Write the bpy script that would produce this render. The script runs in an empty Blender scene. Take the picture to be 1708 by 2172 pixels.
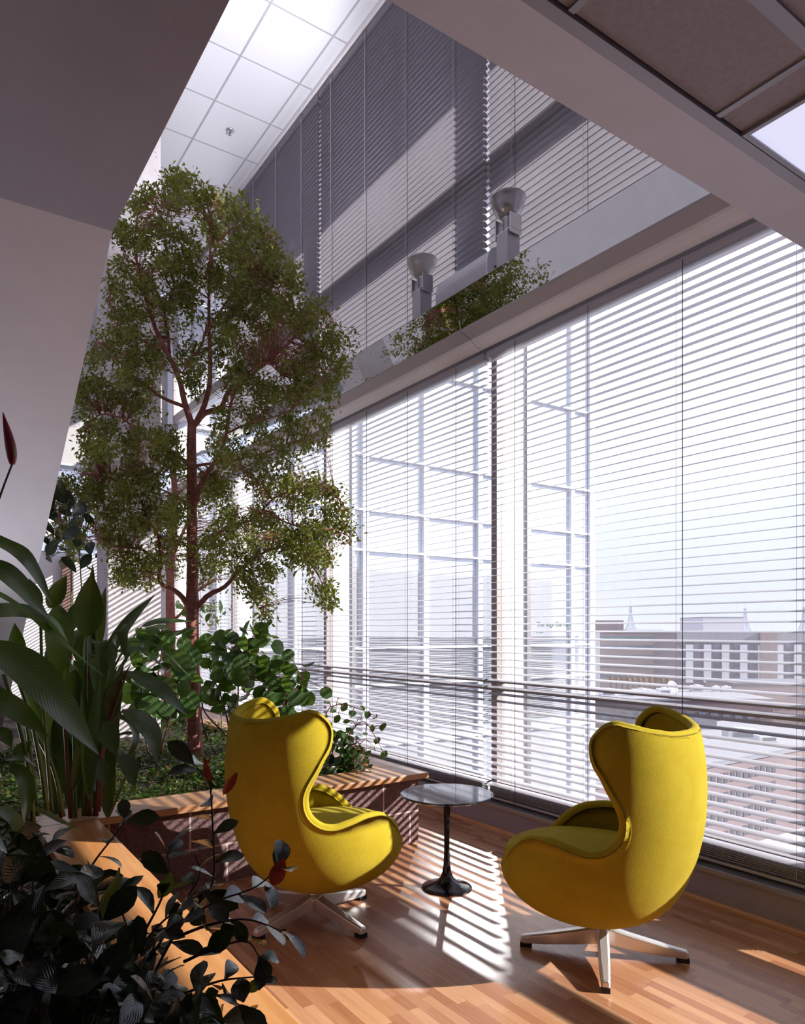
import bpy, bmesh, math, random
import numpy as np
from mathutils import Vector, Matrix

random.seed(7)
RNG = np.random.default_rng(11)
S = bpy.context.scene
COL = S.collection
PI = math.pi

# ------------------------------------------------------------------ camera constants (room axes: +X to the window wall, +Y along it)
FPX, HOR, CXP, CAMH = 1518.0, 1336.0, 854.0, 1.42
YAW = math.atan2(1044.0, 1518.0)
FWD = np.array([math.sin(YAW), math.cos(YAW), 0.0])
RGT = np.array([math.cos(YAW), -math.sin(YAW), 0.0])
CAM = np.array([0.0, 0.0, CAMH])


def ray(px, py):
    return FWD + RGT * (px - CXP) / FPX + np.array([0, 0, 1.0]) * (HOR - py) / FPX


def at(px, py, d):
    """room point seen at (px, py) of the 1708x2172 photo at depth d"""
    return CAM + ray(px, py) * d


def onX(px, py, x):
    r = ray(px, py)
    return CAM + r * (x / r[0])


def onY(px, py, y):
    r = ray(px, py)
    return CAM + r * (y / r[1])


def onZ(px, py, z):
    r = ray(px, py)
    return CAM + r * ((z - CAMH) / r[2])


# ------------------------------------------------------------------ mesh helpers
class MB:
    def __init__(s):
        s.v = []
        s.f = []
        s.uv = []          # per-loop uvs (only when used)
        s.n = 0

    def add(s, verts, faces, uvs=None):
        o = s.n
        verts = [tuple(map(float, p)) for p in verts]
        s.v += verts
        s.n += len(verts)
        for f in faces:
            s.f.append(tuple(i + o for i in f))
        if uvs is not None:
            s.uv += uvs
        return s

    def box(s, x0, x1, y0, y1, z0, z1):
        v = [(x0, y0, z0), (x1, y0, z0), (x1, y1, z0), (x0, y1, z0), (x0, y0, z1), (x1, y0, z1), (x1, y1, z1), (x0, y1, z1)]
        return s.add(v, [(3, 2, 1, 0), (4, 5, 6, 7), (0, 1, 5, 4), (1, 2, 6, 5), (2, 3, 7, 6), (3, 0, 4, 7)])

    def prism_y(s, prof, y0, y1):
        """closed (x, z) profile run along Y"""
        n = len(prof)
        v = [(p[0], y0, p[1]) for p in prof] + [(p[0], y1, p[1]) for p in prof]
        f = [(i, (i + 1) % n, n + (i + 1) % n, n + i) for i in range(n)]
        f += [tuple(range(n - 1, -1, -1)), tuple(range(n, 2 * n))]
        return s.add(v, f)

    def prism_z(s, prof, z0, z1):
        n = len(prof)
        v = [(p[0], p[1], z0) for p in prof] + [(p[0], p[1], z1) for p in prof]
        f = [(i, (i + 1) % n, n + (i + 1) % n, n + i) for i in range(n)]
        f += [tuple(range(n - 1, -1, -1)), tuple(range(n, 2 * n))]
        return s.add(v, f)

    def tube(s, pts, rad, ns=7, cap=True):
        pts = [Vector(p) for p in pts]
        n = len(pts)
        if not hasattr(rad, '__len__'):
            rad = [rad] * n
        t0 = (pts[1] - pts[0]).normalized()
        up = Vector((0, 0, 1)) if abs(t0.z) < .9 else Vector((1, 0, 0))
        a = t0.cross(up).normalized()
        vs = []
        for i, p in enumerate(pts):
            t = (pts[min(i + 1, n - 1)] - pts[max(i - 1, 0)]).normalized()
            a = (a - t * a.dot(t)).normalized()
            b = t.cross(a)
            for k in range(ns):
                q = 2 * PI * k / ns
                vs.append(p + (a * math.cos(q) + b * math.sin(q)) * rad[i])
        fs = []
        for i in range(n - 1):
            for k in range(ns):
                k2 = (k + 1) % ns
                fs.append((i * ns + k, i * ns + k2, (i + 1) * ns + k2, (i + 1) * ns + k))
        if cap:
            fs.append(tuple(range(ns - 1, -1, -1)))
            fs.append(tuple((n - 1) * ns + k for k in range(ns)))
        return s.add(vs, fs)

    def lathe(s, prof, c=(0, 0, 0), ns=32, axis='z'):
        """(r, h) profile spun about a vertical axis through c"""
        vs, fs = [], []
        m = len(prof)
        for r, h in prof:
            for k in range(ns):
                q = 2 * PI * k / ns
                vs.append((c[0] + r * math.cos(q), c[1] + r * math.sin(q), c[2] + h))
        for i in range(m - 1):
            for k in range(ns):
                k2 = (k + 1) % ns
                fs.append((i * ns + k, i * ns + k2, (i + 1) * ns + k2, (i + 1) * ns + k))
        if prof[0][0] > 1e-6:
            fs.append(tuple(range(ns - 1, -1, -1)))
        if prof[-1][0] > 1e-6:
            fs.append(tuple((m - 1) * ns + k for k in range(ns)))
        return s.add(vs, fs)

    def build(s, name, mat, parent=None, smooth=False, bevel=0.0, seg=2, local=True):
        """link as ONE mesh object; with a parent the coordinates are the parent's own"""
        me = bpy.data.meshes.new(name)
        me.from_pydata(s.v, [], s.f)
        if s.uv:
            ul = me.uv_layers.new(name='UVMap')
            ul.data.foreach_set('uv', np.array(s.uv, dtype=np.float32).ravel())
        me.materials.append(mat)
        if smooth:
            me.polygons.foreach_set('use_smooth', [True] * len(me.polygons))
        me.update()
        return link(me, name, parent, bevel, seg)


def link(me, name, parent=None, bevel=0.0, seg=2):
    o = bpy.data.objects.new(name, me)
    COL.objects.link(o)
    if parent is not None:
        o.parent = parent
    if bevel:
        md = o.modifiers.new('edge', 'BEVEL')
        md.width = bevel
        md.segments = seg
        md.limit_method = 'ANGLE'
        md.angle_limit = math.radians(35)
    return o


def from_arrays(name, V, F, mat, parent=None, uv=None, smooth=True):
    """V (n,3), F (m,k) equal-sized faces, uv (m*k,2)"""
    me = bpy.data.meshes.new(name)
    V = np.asarray(V, dtype=np.float32)
    F = np.asarray(F, dtype=np.int32)
    m, k = F.shape
    me.vertices.add(len(V))
    me.vertices.foreach_set('co', V.ravel())
    me.loops.add(m * k)
    me.loops.foreach_set('vertex_index', F.ravel())
    me.polygons.add(m)
    me.polygons.foreach_set('loop_start', np.arange(0, m * k, k, dtype=np.int32))
    me.polygons.foreach_set('loop_total', np.full(m, k, dtype=np.int32))
    if smooth:
        me.polygons.foreach_set('use_smooth', np.ones(m, dtype=bool))
    if uv is not None:
        ul = me.uv_layers.new(name='UVMap')
        ul.data.foreach_set('uv', np.asarray(uv, dtype=np.float32).ravel())
    me.materials.append(mat)
    me.update(calc_edges=True)
    me.validate()
    return link(me, name, parent)


def tag(o, label, cat, group=None, kind=None):
    o['label'] = label
    o['category'] = cat
    if group:
        o['group'] = group
    if kind:
        o['kind'] = kind
    return o


def thing(name, label, cat, loc=(0, 0, 0), rz=0.0, group=None):
    o = bpy.data.objects.new(name, None)
    o.empty_display_size = .05
    COL.objects.link(o)
    o.location = loc
    o.rotation_euler = (0, 0, rz)
    return tag(o, label, cat, group)


def struct(o):
    o['kind'] = 'structure'
    return o


def holder(name, loc=(0, 0, 0)):
    o = bpy.data.objects.new(name, None)
    o.empty_display_size = .05
    COL.objects.link(o)
    o.location = loc
    return struct(o)


def dup(root, loc=None, rz=None, label=None, group=None):
    r = root.copy()
    COL.objects.link(r)
    if loc is not None:
        r.location = loc
    if rz is not None:
        r.rotation_euler = (0, 0, rz)
    if label:
        r['label'] = label
    if group:
        r['group'] = group
    for ch in list(root.children):
        c = ch.copy()
        COL.objects.link(c)
        c.parent = r
        for g in list(ch.children):
            d = g.copy()
            COL.objects.link(d)
            d.parent = c
    return r


# ------------------------------------------------------------------ materials
def srgb(r, g, b):
    f = lambda c: (c / 255) / 12.92 if c / 255 <= .04045 else ((c / 255 + .055) / 1.055) ** 2.4
    return (f(r), f(g), f(b), 1.0)


class NT:
    """tiny node-tree writer"""
    def __init__(s, name):
        s.m = bpy.data.materials.new(name)
        s.m.use_nodes = True
        s.t = s.m.node_tree
        s.t.nodes.clear()
        s.out = s.t.nodes.new('ShaderNodeOutputMaterial')

    def n(s, typ, ins=None, **kw):
        nd = s.t.nodes.new(typ)
        for k, v in kw.items():
            setattr(nd, k, v)
        for k, v in (ins or {}).items():
            s.set(nd, k, v)
        return nd

    def set(s, nd, k, v):
        sock = nd.inputs[k]
        if isinstance(v, bpy.types.NodeSocket):
            s.t.links.new(v, sock)
        else:
            sock.default_value = v

    def math(s, op, a, b=0.0, c=None):
        nd = s.n('ShaderNodeMath', operation=op)
        s.set(nd, 0, a)
        s.set(nd, 1, b)
        if c is not None:
            s.set(nd, 2, c)
        return nd.outputs[0]

    def mix(s, fac, a, b, blend='MIX'):
        nd = s.n('ShaderNodeMix', data_type='RGBA', blend_type=blend)
        s.set(nd, 0, fac)
        s.set(nd, 6, a)
        s.set(nd, 7, b)
        return nd.outputs[2]

    def ramp(s, fac, stops, interp='LINEAR'):
        nd = s.n('ShaderNodeValToRGB')
        cr = nd.color_ramp
        cr.interpolation = interp
        while len(cr.elements) < len(stops):
            cr.elements.new(.5)
        for e, (p, c) in zip(cr.elements, stops):
            e.position = p
            e.color = c
        s.set(nd, 0, fac)
        return nd.outputs[0]

    def noise(s, vec, scale, detail=3.0, rough=.55):
        nd = s.n('ShaderNodeTexNoise', {'Scale': scale, 'Detail': detail, 'Roughness': rough})
        if vec is not None:
            s.set(nd, 'Vector', vec)
        return nd.outputs[0]

    def obj(s):
        return s.n('ShaderNodeTexCoord').outputs['Object']

    def scale(s, vec, sc):
        nd = s.n('ShaderNodeMapping')
        s.set(nd, 'Vector', vec)
        nd.inputs['Scale'].default_value = sc
        return nd.outputs[0]

    def bump(s, h, strength=.2, dist=.01):
        return s.n('ShaderNodeBump', {'Height': h, 'Strength': strength, 'Distance': dist}).outputs[0]

    def bsdf(s, color, rough=.5, metal=0.0, normal=None, spec=None, **ins):
        nd = s.n('ShaderNodeBsdfPrincipled')
        s.set(nd, 'Base Color', color)
        s.set(nd, 'Roughness', rough)
        s.set(nd, 'Metallic', metal)
        if normal is not None:
            s.set(nd, 'Normal', normal)
        if spec is not None:
            s.set(nd, 'Specular IOR Level', spec)
        for k, v in ins.items():
            s.set(nd, k.replace('_', ' '), v)
        return nd.outputs[0]

    def done(s, shader):
        s.t.links.new(shader, s.out.inputs['Surface'])
        return s.m


def plain(name, color, rough=.5, metal=0.0, spec=None, var=.06, nscale=6.0, bump=0.0, bscale=80.0):
    t = NT(name)
    o = t.obj()
    f = t.noise(o, nscale, 4)
    dark = tuple(c * (1 - var) for c in color[:3]) + (1,)
    lite = tuple(min(1, c * (1 + var)) for c in color[:3]) + (1,)
    c = t.mix(f, dark, lite)
    nrm = t.bump(t.noise(o, bscale, 3), bump, .004) if bump else None
    return t.done(t.bsdf(c, rough, metal, nrm, spec))


M = {}
M['white_paint'] = plain('white_paint', (.86, .83, .86, 1), .6)
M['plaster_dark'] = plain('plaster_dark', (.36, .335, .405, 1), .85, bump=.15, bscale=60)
M['side_wall'] = plain('side_wall', (.42, .40, .46, 1), .85)
M['back_room'] = plain('back_room', (.14, .13, .14, 1), .85)
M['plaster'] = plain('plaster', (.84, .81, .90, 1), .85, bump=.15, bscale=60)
M['gypsum'] = plain('gypsum', (.77, .79, .95, 1), .9, bump=.12, bscale=120)
M['low_wall'] = plain('low_wall', (.37, .33, .42, 1), .7, bump=.1, bscale=160)
M['sill_metal'] = plain('sill_metal', (.34, .33, .35, 1), .35, .7)
M['brown_metal'] = plain('brown_metal', (.38, .335, .335, 1), .45, .2)
M['fin_white'] = plain('fin_white', (.84, .86, .94, 1), .5)
M['slat'] = plain('slat', (.53, .51, .56, 1), .32, .0, spec=.6, var=.03)
M['slat_upper'] = None
M['cord'] = plain('cord', (.05, .045, .05, 1), .8)
M['tape'] = plain('tape', (.70, .68, .70, 1), .8)
M['steel'] = plain('steel', (.60, .60, .63, 1), .3, 1.0)
M['lamp_grey'] = plain('lamp_grey', (.42, .40, .43, 1), .3, .6)
M['lamp_box'] = plain('lamp_box', (.50, .49, .54, 1), .45, .3)
M['shelf_grey'] = plain('shelf_grey', (.42, .38, .39, 1), .6)
M['alum'] = plain('alum', (.86, .84, .84, 1), .36, .72, var=.03)
M['shade'] = plain('grey_shade', (.42, .40, .41, 1), .8)
M['rubber'] = plain('rubber', (.015, .014, .016, 1), .6)
M['black_gloss'] = plain('black_gloss', (.012, .010, .014, 1), .08, spec=.6)
M['table_top'] = plain('black_marble', (.028, .024, .034, 1), .06, spec=.8, var=.4, nscale=5)
M['soil'] = plain('soil', (.035, .022, .018, 1), .95, var=.5, nscale=40, bump=.9, bscale=60)
M['bark_dark'] = plain('bark_dark', (.09, .05, .045, 1), .8, var=.3, nscale=30)
M['stem_green'] = plain('stem_green', (.12, .16, .035, 1), .45, var=.25, nscale=10)
M['stem_red'] = plain('stem_red', (.16, .055, .045, 1), .5, var=.3, nscale=20)
M['red_bud'] = plain('red_bud', (.22, .006, .025, 1), .35, var=.3, nscale=30)
M['pink_stone'] = plain('pink_stone', (.30, .20, .19, 1), .8, var=.15)


def mat_perforated():
    t = NT('perforated_slat')
    p = t.bsdf((.20, .18, .21, 1), .45, 0, None, .4)
    tl = t.n('ShaderNodeBsdfTranslucent', {'Color': (.95, .92, .97, 1)}).outputs[0]
    return t.done(t.n('ShaderNodeMixShader', {0: .34, 1: p, 2: tl}).outputs[0])


M['slat_upper'] = mat_perforated()


def mat_mirror():
    t = NT('mirror_glass')
    return t.done(t.bsdf((.90, .93, .91, 1), .015, 1.0))


M['mirror'] = mat_mirror()


def mat_floor():
    t = NT('parquet')
    o = t.obj()
    sp = t.n('ShaderNodeSeparateXYZ', {0: o})
    row = t.math('FLOOR', t.math('DIVIDE', sp.outputs[0], .045))
    h1 = t.n('ShaderNodeTexWhiteNoise', {'W': row}, noise_dimensions='1D').outputs[0]
    ln = t.math('ADD', t.math('DIVIDE', sp.outputs[1], .42), t.math('MULTIPLY', h1, 9.0))
    idn = t.math('FLOOR', ln)
    cv = t.n('ShaderNodeCombineXYZ', {0: row, 1: idn})
    h2 = t.n('ShaderNodeTexWhiteNoise', {'Vector': cv.outputs[0]}, noise_dimensions='2D').outputs[0]
    grain = t.noise(t.scale(o, (90, 3.2, 1)), 1.0, 5, .6)
    fac = t.math('ADD', t.math('MULTIPLY', t.math('ADD', .3, t.math('MULTIPLY', h2, .62)), .72), t.math('MULTIPLY', grain, .38))
    c = t.ramp(fac, [(.08, srgb(126, 68, 48)), (.4, srgb(162, 107, 76)), (.7, srgb(190, 138, 101)), (1.0, srgb(216, 168, 130))])
    fx = t.math('FRACT', t.math('DIVIDE', sp.outputs[0], .045))
    fy = t.math('FRACT', ln)
    ex = t.math('LESS_THAN', fx, .022)
    ey = t.math('LESS_THAN', fy, .004)
    gap = t.math('MAXIMUM', ex, ey)
    c2 = t.mix(t.math('MULTIPLY', gap, .55), c, (.06, .025, .012, 1))
    nrm = t.bump(t.math('SUBTRACT', t.math('MULTIPLY', grain, .2), gap), .12, .002)
    r = t.math('ADD', .20, t.math('MULTIPLY', grain, .12))
    return t.done(t.bsdf(c2, r, 0, nrm, .5))


M['floor'] = mat_floor()


def mat_wood(name, a, b, axis):
    t = NT(name)
    o = t.obj()
    sc = {'x': (1.4, 26, 26), 'y': (26, 1.4, 26)}[axis]
    g = t.noise(t.scale(o, sc), 1.0, 5, .6)
    c = t.ramp(g, [(.3, a), (.7, b)])
    return t.done(t.bsdf(c, .33, 0, t.bump(g, .06, .002), .5))


M['wood_x'] = mat_wood('cap_wood_x', srgb(172, 120, 84), srgb(206, 158, 116), 'x')
M['wood_y'] = mat_wood('cap_wood_y', srgb(186, 122, 70), srgb(218, 160, 104), 'y')
M['wood_post'] = mat_wood('post_wood', srgb(120, 92, 86), srgb(146, 118, 110), 'x')


def mat_block(axis):
    """split-face stone blocks with pale mortar"""
    t = NT('split_stone_' + axis)
    o = t.obj()
    sp = t.n('ShaderNodeSeparateXYZ', {0: o})
    u = sp.outputs[0] if axis == 'x' else sp.outputs[1]
    cv = t.n('ShaderNodeCombineXYZ', {0: u, 1: sp.outputs[2]})
    br = t.n('ShaderNodeTexBrick', {'Vector': cv.outputs[0], 'Scale': 1.0, 'Mortar Size': .006, 'Brick Width': .42, 'Row Height': .215,
                                    'Color1': srgb(186, 150, 150), 'Color2': srgb(200, 164, 160), 'Mortar': srgb(206, 180, 178), 'Mortar Smooth': .1, 'Bias': 0.0})
    n1 = t.noise(o, 55, 6, .7)
    n2 = t.noise(o, 16, 4, .6)
    c = t.mix(t.math('MULTIPLY', t.math('SUBTRACT', t.math('MULTIPLY', n1, 2.2), .55), .8), br.outputs[0], srgb(112, 80, 84), 'MIX')
    c = t.mix(br.outputs[1], c, srgb(204, 178, 176))
    h = t.math('MULTIPLY', t.math('ADD', n1, n2), t.math('SUBTRACT', 1.0, br.outputs[1]))
    return t.done(t.bsdf(c, .85, 0, t.bump(h, 1.0, .05), .3))


M['block_x'] = mat_block('x')
M['block_y'] = mat_block('y')


def mat_concrete():
    t = NT('board_concrete')
    o = t.obj()
    n1 = t.noise(o, 2.2, 6, .65)
    n2 = t.noise(o, 26, 4, .7)
    vor = t.n('ShaderNodeTexVoronoi', {'Vector': o, 'Scale': 16.0})
    pit = t.math('LESS_THAN', vor.outputs[0], .11)
    c = t.ramp(t.math('ADD', t.math('MULTIPLY', n1, .8), t.math('MULTIPLY', n2, .2)), [(.3, srgb(192, 184, 187)), (.7, srgb(222, 215, 218))])
    c = t.mix(t.math('MULTIPLY', pit, .6), c, srgb(80, 74, 76))
    return t.done(t.bsdf(c, .75, 0, t.bump(t.math('SUBTRACT', n2, t.math('MULTIPLY', pit, 2.0)), .25, .01), .3))


M['concrete'] = mat_concrete()


def mat_ceiling_tile():
    t = NT('satin_ceiling_tile')
    o = t.obj()
    n1 = t.noise(o, 300, 2)
    return t.done(t.bsdf((.80, .80, .86, 1), .28, 0, t.bump(n1, .02, .001), .5))


M['ceil_tile'] = mat_ceiling_tile()
M['grid'] = plain('ceiling_grid', (.46, .45, .50, 1), .5)
M['fissured'] = plain('fissured_tile', (.40, .37, .425, 1), .95, var=.22, nscale=55, bump=.3, bscale=240)
M['t_bar'] = plain('t_bar', (.36, .36, .42, 1), .4, .2)


def mat_emit(name, color, strength, base=(.8, .8, .85, 1)):
    t = NT(name)
    nd = t.n('ShaderNodeBsdfPrincipled', {'Base Color': base, 'Roughness': .5, 'Emission Color': color, 'Emission Strength': strength})
    return t.done(nd.outputs[0])


M['diffuser'] = mat_emit('light_diffuser', srgb(205, 210, 240), .62)
M['lens_glow'] = mat_emit('added_lens_glow', (1, .95, .9, 1), 2.0)  # glow added to the bowl lenses, goes with the ceiling fill


def mat_glass():
    t = NT('window_glass')
    tr = t.n('ShaderNodeBsdfTransparent', {'Color': (.95, .96, .97, 1)}).outputs[0]
    gl = t.n('ShaderNodeBsdfGlossy', {'Roughness': .02, 'Color': (1, 1, 1, 1)}).outputs[0]
    du = t.n('ShaderNodeBsdfTranslucent', {'Color': (.9, .9, .95, 1)}).outputs[0]
    m1 = t.n('ShaderNodeMixShader', {0: .03, 1: tr, 2: gl}).outputs[0]
    n1 = t.noise(t.obj(), .9, 3)
    m2 = t.n('ShaderNodeMixShader', {0: t.math('MULTIPLY', n1, .05), 1: m1, 2: du}).outputs[0]
    return t.done(m2)


M['glass'] = mat_glass()


def mat_felt():
    t = NT('yellow_wool')
    o = t.obj()
    n1 = t.noise(o, 300, 3, .7)
    n2 = t.noise(o, 9, 3)
    c = t.ramp(t.math('ADD', t.math('MULTIPLY', n1, .6), t.math('MULTIPLY', n2, .4)), [(.3, (.34, .25, .010, 1)), (.7, (.47, .36, .028, 1))])
    nd = t.n('ShaderNodeBsdfPrincipled', {'Roughness': .95, 'Specular IOR Level': .12, 'Sheen Weight': .12, 'Sheen Roughness': .5, 'Sheen Tint': (1, .85, .3, 1)})
    t.set(nd, 'Base Color', c)
    t.set(nd, 'Normal', t.bump(n1, .6, .003))
    return t.done(nd.outputs[0])


M['felt'] = mat_felt()


def mat_bark():
    t = NT('reddish_bark')
    o = t.obj()
    n1 = t.noise(t.scale(o, (1, 1, .35)), 38, 5, .65)
    w = t.noise(t.scale(o, (6, 6, 46)), 1.0, 3)
    c = t.ramp(t.math('ADD', t.math('MULTIPLY', n1, .6), t.math('MULTIPLY', w, .4)), [(.3, srgb(122, 70, 66)), (.55, srgb(172, 112, 102)), (.8, srgb(206, 152, 140))])
    return t.done(t.bsdf(c, .75, 0, t.bump(n1, .5, .008), .3))


M['bark'] = mat_bark()


def mat_leaf(name, cols, rough=.35, trans=.25, tcol=(.25, .4, .03, 1), veins=0.0, nveins=26.0, spec=.5, back=None):
    """leaf: hue differs leaf by leaf, light passes through, pale midrib and side veins from the leaf's own uv"""
    t = NT(name)
    geo = t.n('ShaderNodeNewGeometry')
    rnd = geo.outputs['Random Per Island']
    k = len(cols)
    c = t.ramp(rnd, [((i + .5) / k, cc) for i, cc in enumerate(cols)])
    nrm = None
    if veins:
        uv = t.n('ShaderNodeUVMap').outputs[0]
        sp = t.n('ShaderNodeSeparateXYZ', {0: uv})
        au = t.math('ABSOLUTE', t.math('SUBTRACT', sp.outputs[0], .5))
        mid = t.math('LESS_THAN', au, .022)
        ph = t.math('SUBTRACT', t.math('MULTIPLY', sp.outputs[1], nveins), t.math('MULTIPLY', au, 9.0))
        wv = t.math('SINE', t.math('MULTIPLY', ph, 2 * PI))
        line = t.math('GREATER_THAN', wv, .86)
        v = t.math('MAXIMUM', mid, t.math('MULTIPLY', line, .35))
        pale = tuple(min(1, q * 2.2 + .05) for q in cols[k // 2][:3]) + (1,)
        c = t.mix(t.math('MULTIPLY', v, veins), c, pale)
        nrm = t.bump(t.math('ADD', wv, t.math('MULTIPLY', mid, 2.0)), .10, .003)
    if back is not None:
        c = t.mix(geo.outputs['Backfacing'], c, back)
    p = t.bsdf(c, rough, 0, nrm, spec)
    tl = t.n('ShaderNodeBsdfTranslucent', {'Color': tcol}).outputs[0]
    return t.done(t.n('ShaderNodeMixShader', {0: trans, 1: p, 2: tl}).outputs[0])


M['leaf_tree'] = mat_leaf('tree_leaf', [(.045, .068, .012, 1), (.085, .115, .02, 1), (.13, .15, .03, 1), (.10, .12, .025, 1), (.19, .19, .045, 1), (.07, .09, .02, 1), (.22, .13, .03, 1)], .36, .34, (.42, .46, .06, 1))
M['leaf_grape'] = mat_leaf('round_leaf', [(.020, .050, .016, 1), (.035, .085, .020, 1), (.06, .12, .03, 1), (.04, .07, .025, 1)], .28, .22, (.22, .40, .04, 1), veins=.6, nveins=7)
M['leaf_long'] = mat_leaf('long_leaf', [(.018, .038, .014, 1), (.030, .062, .016, 1), (.045, .085, .018, 1)], .35, .09, (.22, .36, .03, 1), veins=.16, nveins=30)
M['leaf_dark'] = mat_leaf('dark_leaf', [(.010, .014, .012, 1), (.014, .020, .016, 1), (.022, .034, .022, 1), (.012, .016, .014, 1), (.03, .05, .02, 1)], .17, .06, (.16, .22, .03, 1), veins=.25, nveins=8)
M['leaf_cover'] = mat_leaf('cover_leaf', [(.025, .06, .012, 1), (.05, .11, .02, 1), (.09, .16, .03, 1), (.10, .05, .02, 1)], .35, .2, (.3, .45, .05, 1))
M['leaf_olive'] = mat_leaf('olive_leaf', [(.06, .08, .02, 1), (.09, .11, .025, 1)], .4, .25, (.35, .4, .05, 1), veins=.3, nveins=8)
M['leaf_red'] = mat_leaf('red_leaf', [(.20, .015, .02, 1), (.28, .04, .02, 1)], .3, .2, (.5, .06, .03, 1))
# ================================================================== THE ROOM
CEIL = 7.05
MY = [-1.25, 1.37, 3.98, 6.60, 9.22, 11.84]          # mullion lines

struct(MB().box(-3.2, 3.62, -3.2, 12.2, -.12, 0).build('floor', M['floor']))
struct(MB().box(3.42, 3.62, -1.25, 12.0, 0, .172).build('wall_window', M['low_wall'], bevel=.003))
struct(MB().box(3.42, 3.75, -3.2, -1.30, 0, CEIL).build('wall_window_solid', M['back_room']))
b = MB()
b.prism_y([(3.408, .160), (3.408, .182), (3.418, .186), (3.56, .186), (3.56, .172), (3.418, .172), (3.418, .160)], -1.25, 12.0)
struct(b.build('trim_1', M['sill_metal']))
struct(MB().prism_y([(3.398, 0), (3.42, 0), (3.42, .022), (3.412, .020), (3.402, .010)], -1.25, 12).build('baseboard_window', M['wood_y']))

# --- windows: one per bay, each with its frame, sun fin and panes
def window(i, y0, y1):
    w = holder('window_%d' % i, (3.6, (y0 + y1) / 2, 0))
    h = (y1 - y0) / 2
    f = MB()
    f.box(-.04, .04, h - .03, h + .03, .172, CEIL)
    if i == 1:
        f.box(-.04, .04, -h - .03, -h + .03, .172, CEIL)
    a, c = -h + .03, h - .03
    for z0, z1 in ((.186, .30), (.972, .998), (1.028, 1.052), (3.46, 3.78), (4.80, 4.94), (6.94, CEIL)):
        f.box(-.03, .04, a, c, z0, z1)
    f.build('frame', M['brown_metal'], w)
    fin = MB().box(.04, .26, h - .02, h + .02, -.4, CEIL)
    fin.build('fin', M['fin_white'], w)
    MB().box(.26, .30, h - .04, h + .04, -.4, CEIL).build('fin_cap', M['sill_metal'], w)
    MB().box(.04, .30, a, c, 4.88, 4.92).build('sun_ledge', M['fin_white'], w)
    for z0, z1 in ((.30, .972), (1.052, 3.46), (3.78, 4.80), (4.94, 6.94)):
        MB().box(.0, .008, a, c, z0, z1).build('pane', M['glass'], w)
    if i == 1:
        MB().box(.05, .10, a, c, .44, .70).build('shadow_board', M['fin_white'], w)  # unseen board, added to cast the wide dark band on the floor
        MB().box(.02, .05, a, c, 2.45, 3.46).build('light_block_panel', M['sill_metal'], w)  # unseen panel, added to cut the light through the open bay
    return w


for i in range(5):
    window(i + 1, MY[i], MY[i + 1])
struct(MB().box(9, 34, -46, -7.5, -35, 4.6).build('sky_blocker', M['back_room']))  # unseen dark block, added to hold sky light off the chairs
struct(MB().box(3.55, 5.95, -3.2, 12.2, 7.1, 7.35).build('roof_overhang', M['white_paint']))

# lettering on the glass of the bay behind the right chair
def text_mesh(body, size, mat, parent, loc, name='lettering'):
    cu = bpy.data.curves.new(name, 'FONT')
    cu.body = body
    cu.size = size
    cu.extrude = .0008
    o = bpy.data.objects.new(name, cu)
    o.data.materials.append(mat)
    COL.objects.link(o)
    o.parent = parent
    # reads from inside: text right = -Y, text up = +Z
    o.matrix_local = Matrix(((0, 0, -1, loc[0]), (-1, 0, 0, loc[1]), (0, 1, 0, loc[2]), (0, 0, 0, 1)))
    return o


M['green_ink'] = plain('green_lettering', (.10, .30, .11, 1), .5)
w2 = bpy.data.objects['window_2']
for body, sz, px, py in (('The Inga Garden', .046, 1139, 1329), ('A Gift', .026, 1139, 1343), ('spectacular "Firebird"', .030, 1283, 1358)):
    p = onX(px, py, 3.597)
    text_mesh(body, sz, M['green_ink'], w2, (-.003, p[1] - w2.location.y, p[2]))

# --- high ceiling over the tall window
struct(MB().box(-1.6, 3.60, 1.35, 12.2, CEIL, CEIL + .12).build('ceiling', M['ceil_tile']))
g = MB()
for k in range(-1, 7):
    x = 3.305 - .637 * k
    if -1.6 < x < 3.5:
        g.box(x - .009, x + .009, 1.5, 12, CEIL - .004, CEIL)
for k in range(-6, 9):
    y = 5.962 + .719 * k
    if 1.5 < y < 12:
        g.box(-1.6, 3.48, y - .008, y + .008, CEIL - .0035, CEIL)
struct(g.build('trim_2', M['grid']))
struct(MB().box(3.45, 3.56, 1.5, 12, CEIL - .05, CEIL).build('trim_3', M['white_paint']))

# --- low ceiling over the camera: plaster soffit on the left, tiled bay on the right
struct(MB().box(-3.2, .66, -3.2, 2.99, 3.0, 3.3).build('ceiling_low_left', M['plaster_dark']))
struct(MB().box(.66, 3.56, 1.305, 1.50, 3.0, 3.3).build('ceiling_low_edge', M['gypsum']))
struct(MB().box(.66, 3.56, -3.2, 1.262, 3.003, 3.3).build('ceiling_low_right', M['fissured']))
struct(MB().box(.66, 3.56, 1.268, 1.305, 2.992, 3.2).build('trim_4', M['t_bar']))
g = MB()
for x in (.74, 1.39, 2.045):
    g.box(x - .011, x + .011, -3.2, 1.262, 2.996, 3.003)
g.box(.66, 3.56, .945, .985, 2.994, 3.003)
struct(g.build('trim_5', M['t_bar']))
struct(MB().box(.50, .66, -3.2, 2.99, 3.3, CEIL).build('wall_left_upper', M['white_paint']))
struct(MB().box(.66, 3.6, 1.34, 1.50, 3.3, CEIL).build('wall_back_upper', M['white_paint']))
struct(MB().box(-3.2, 3.62, -3.4, -3.2, 0, 3.3).build('wall_back', M['back_room']))
struct(MB().box(-1.75, -1.6, 3.0, 12.0, 0, CEIL).build('wall_left_far', M['white_paint']))
struct(MB().box(-3.4, -3.2, -3.2, 12.2, 0, CEIL).build('wall_left', M['side_wall']))

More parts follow.
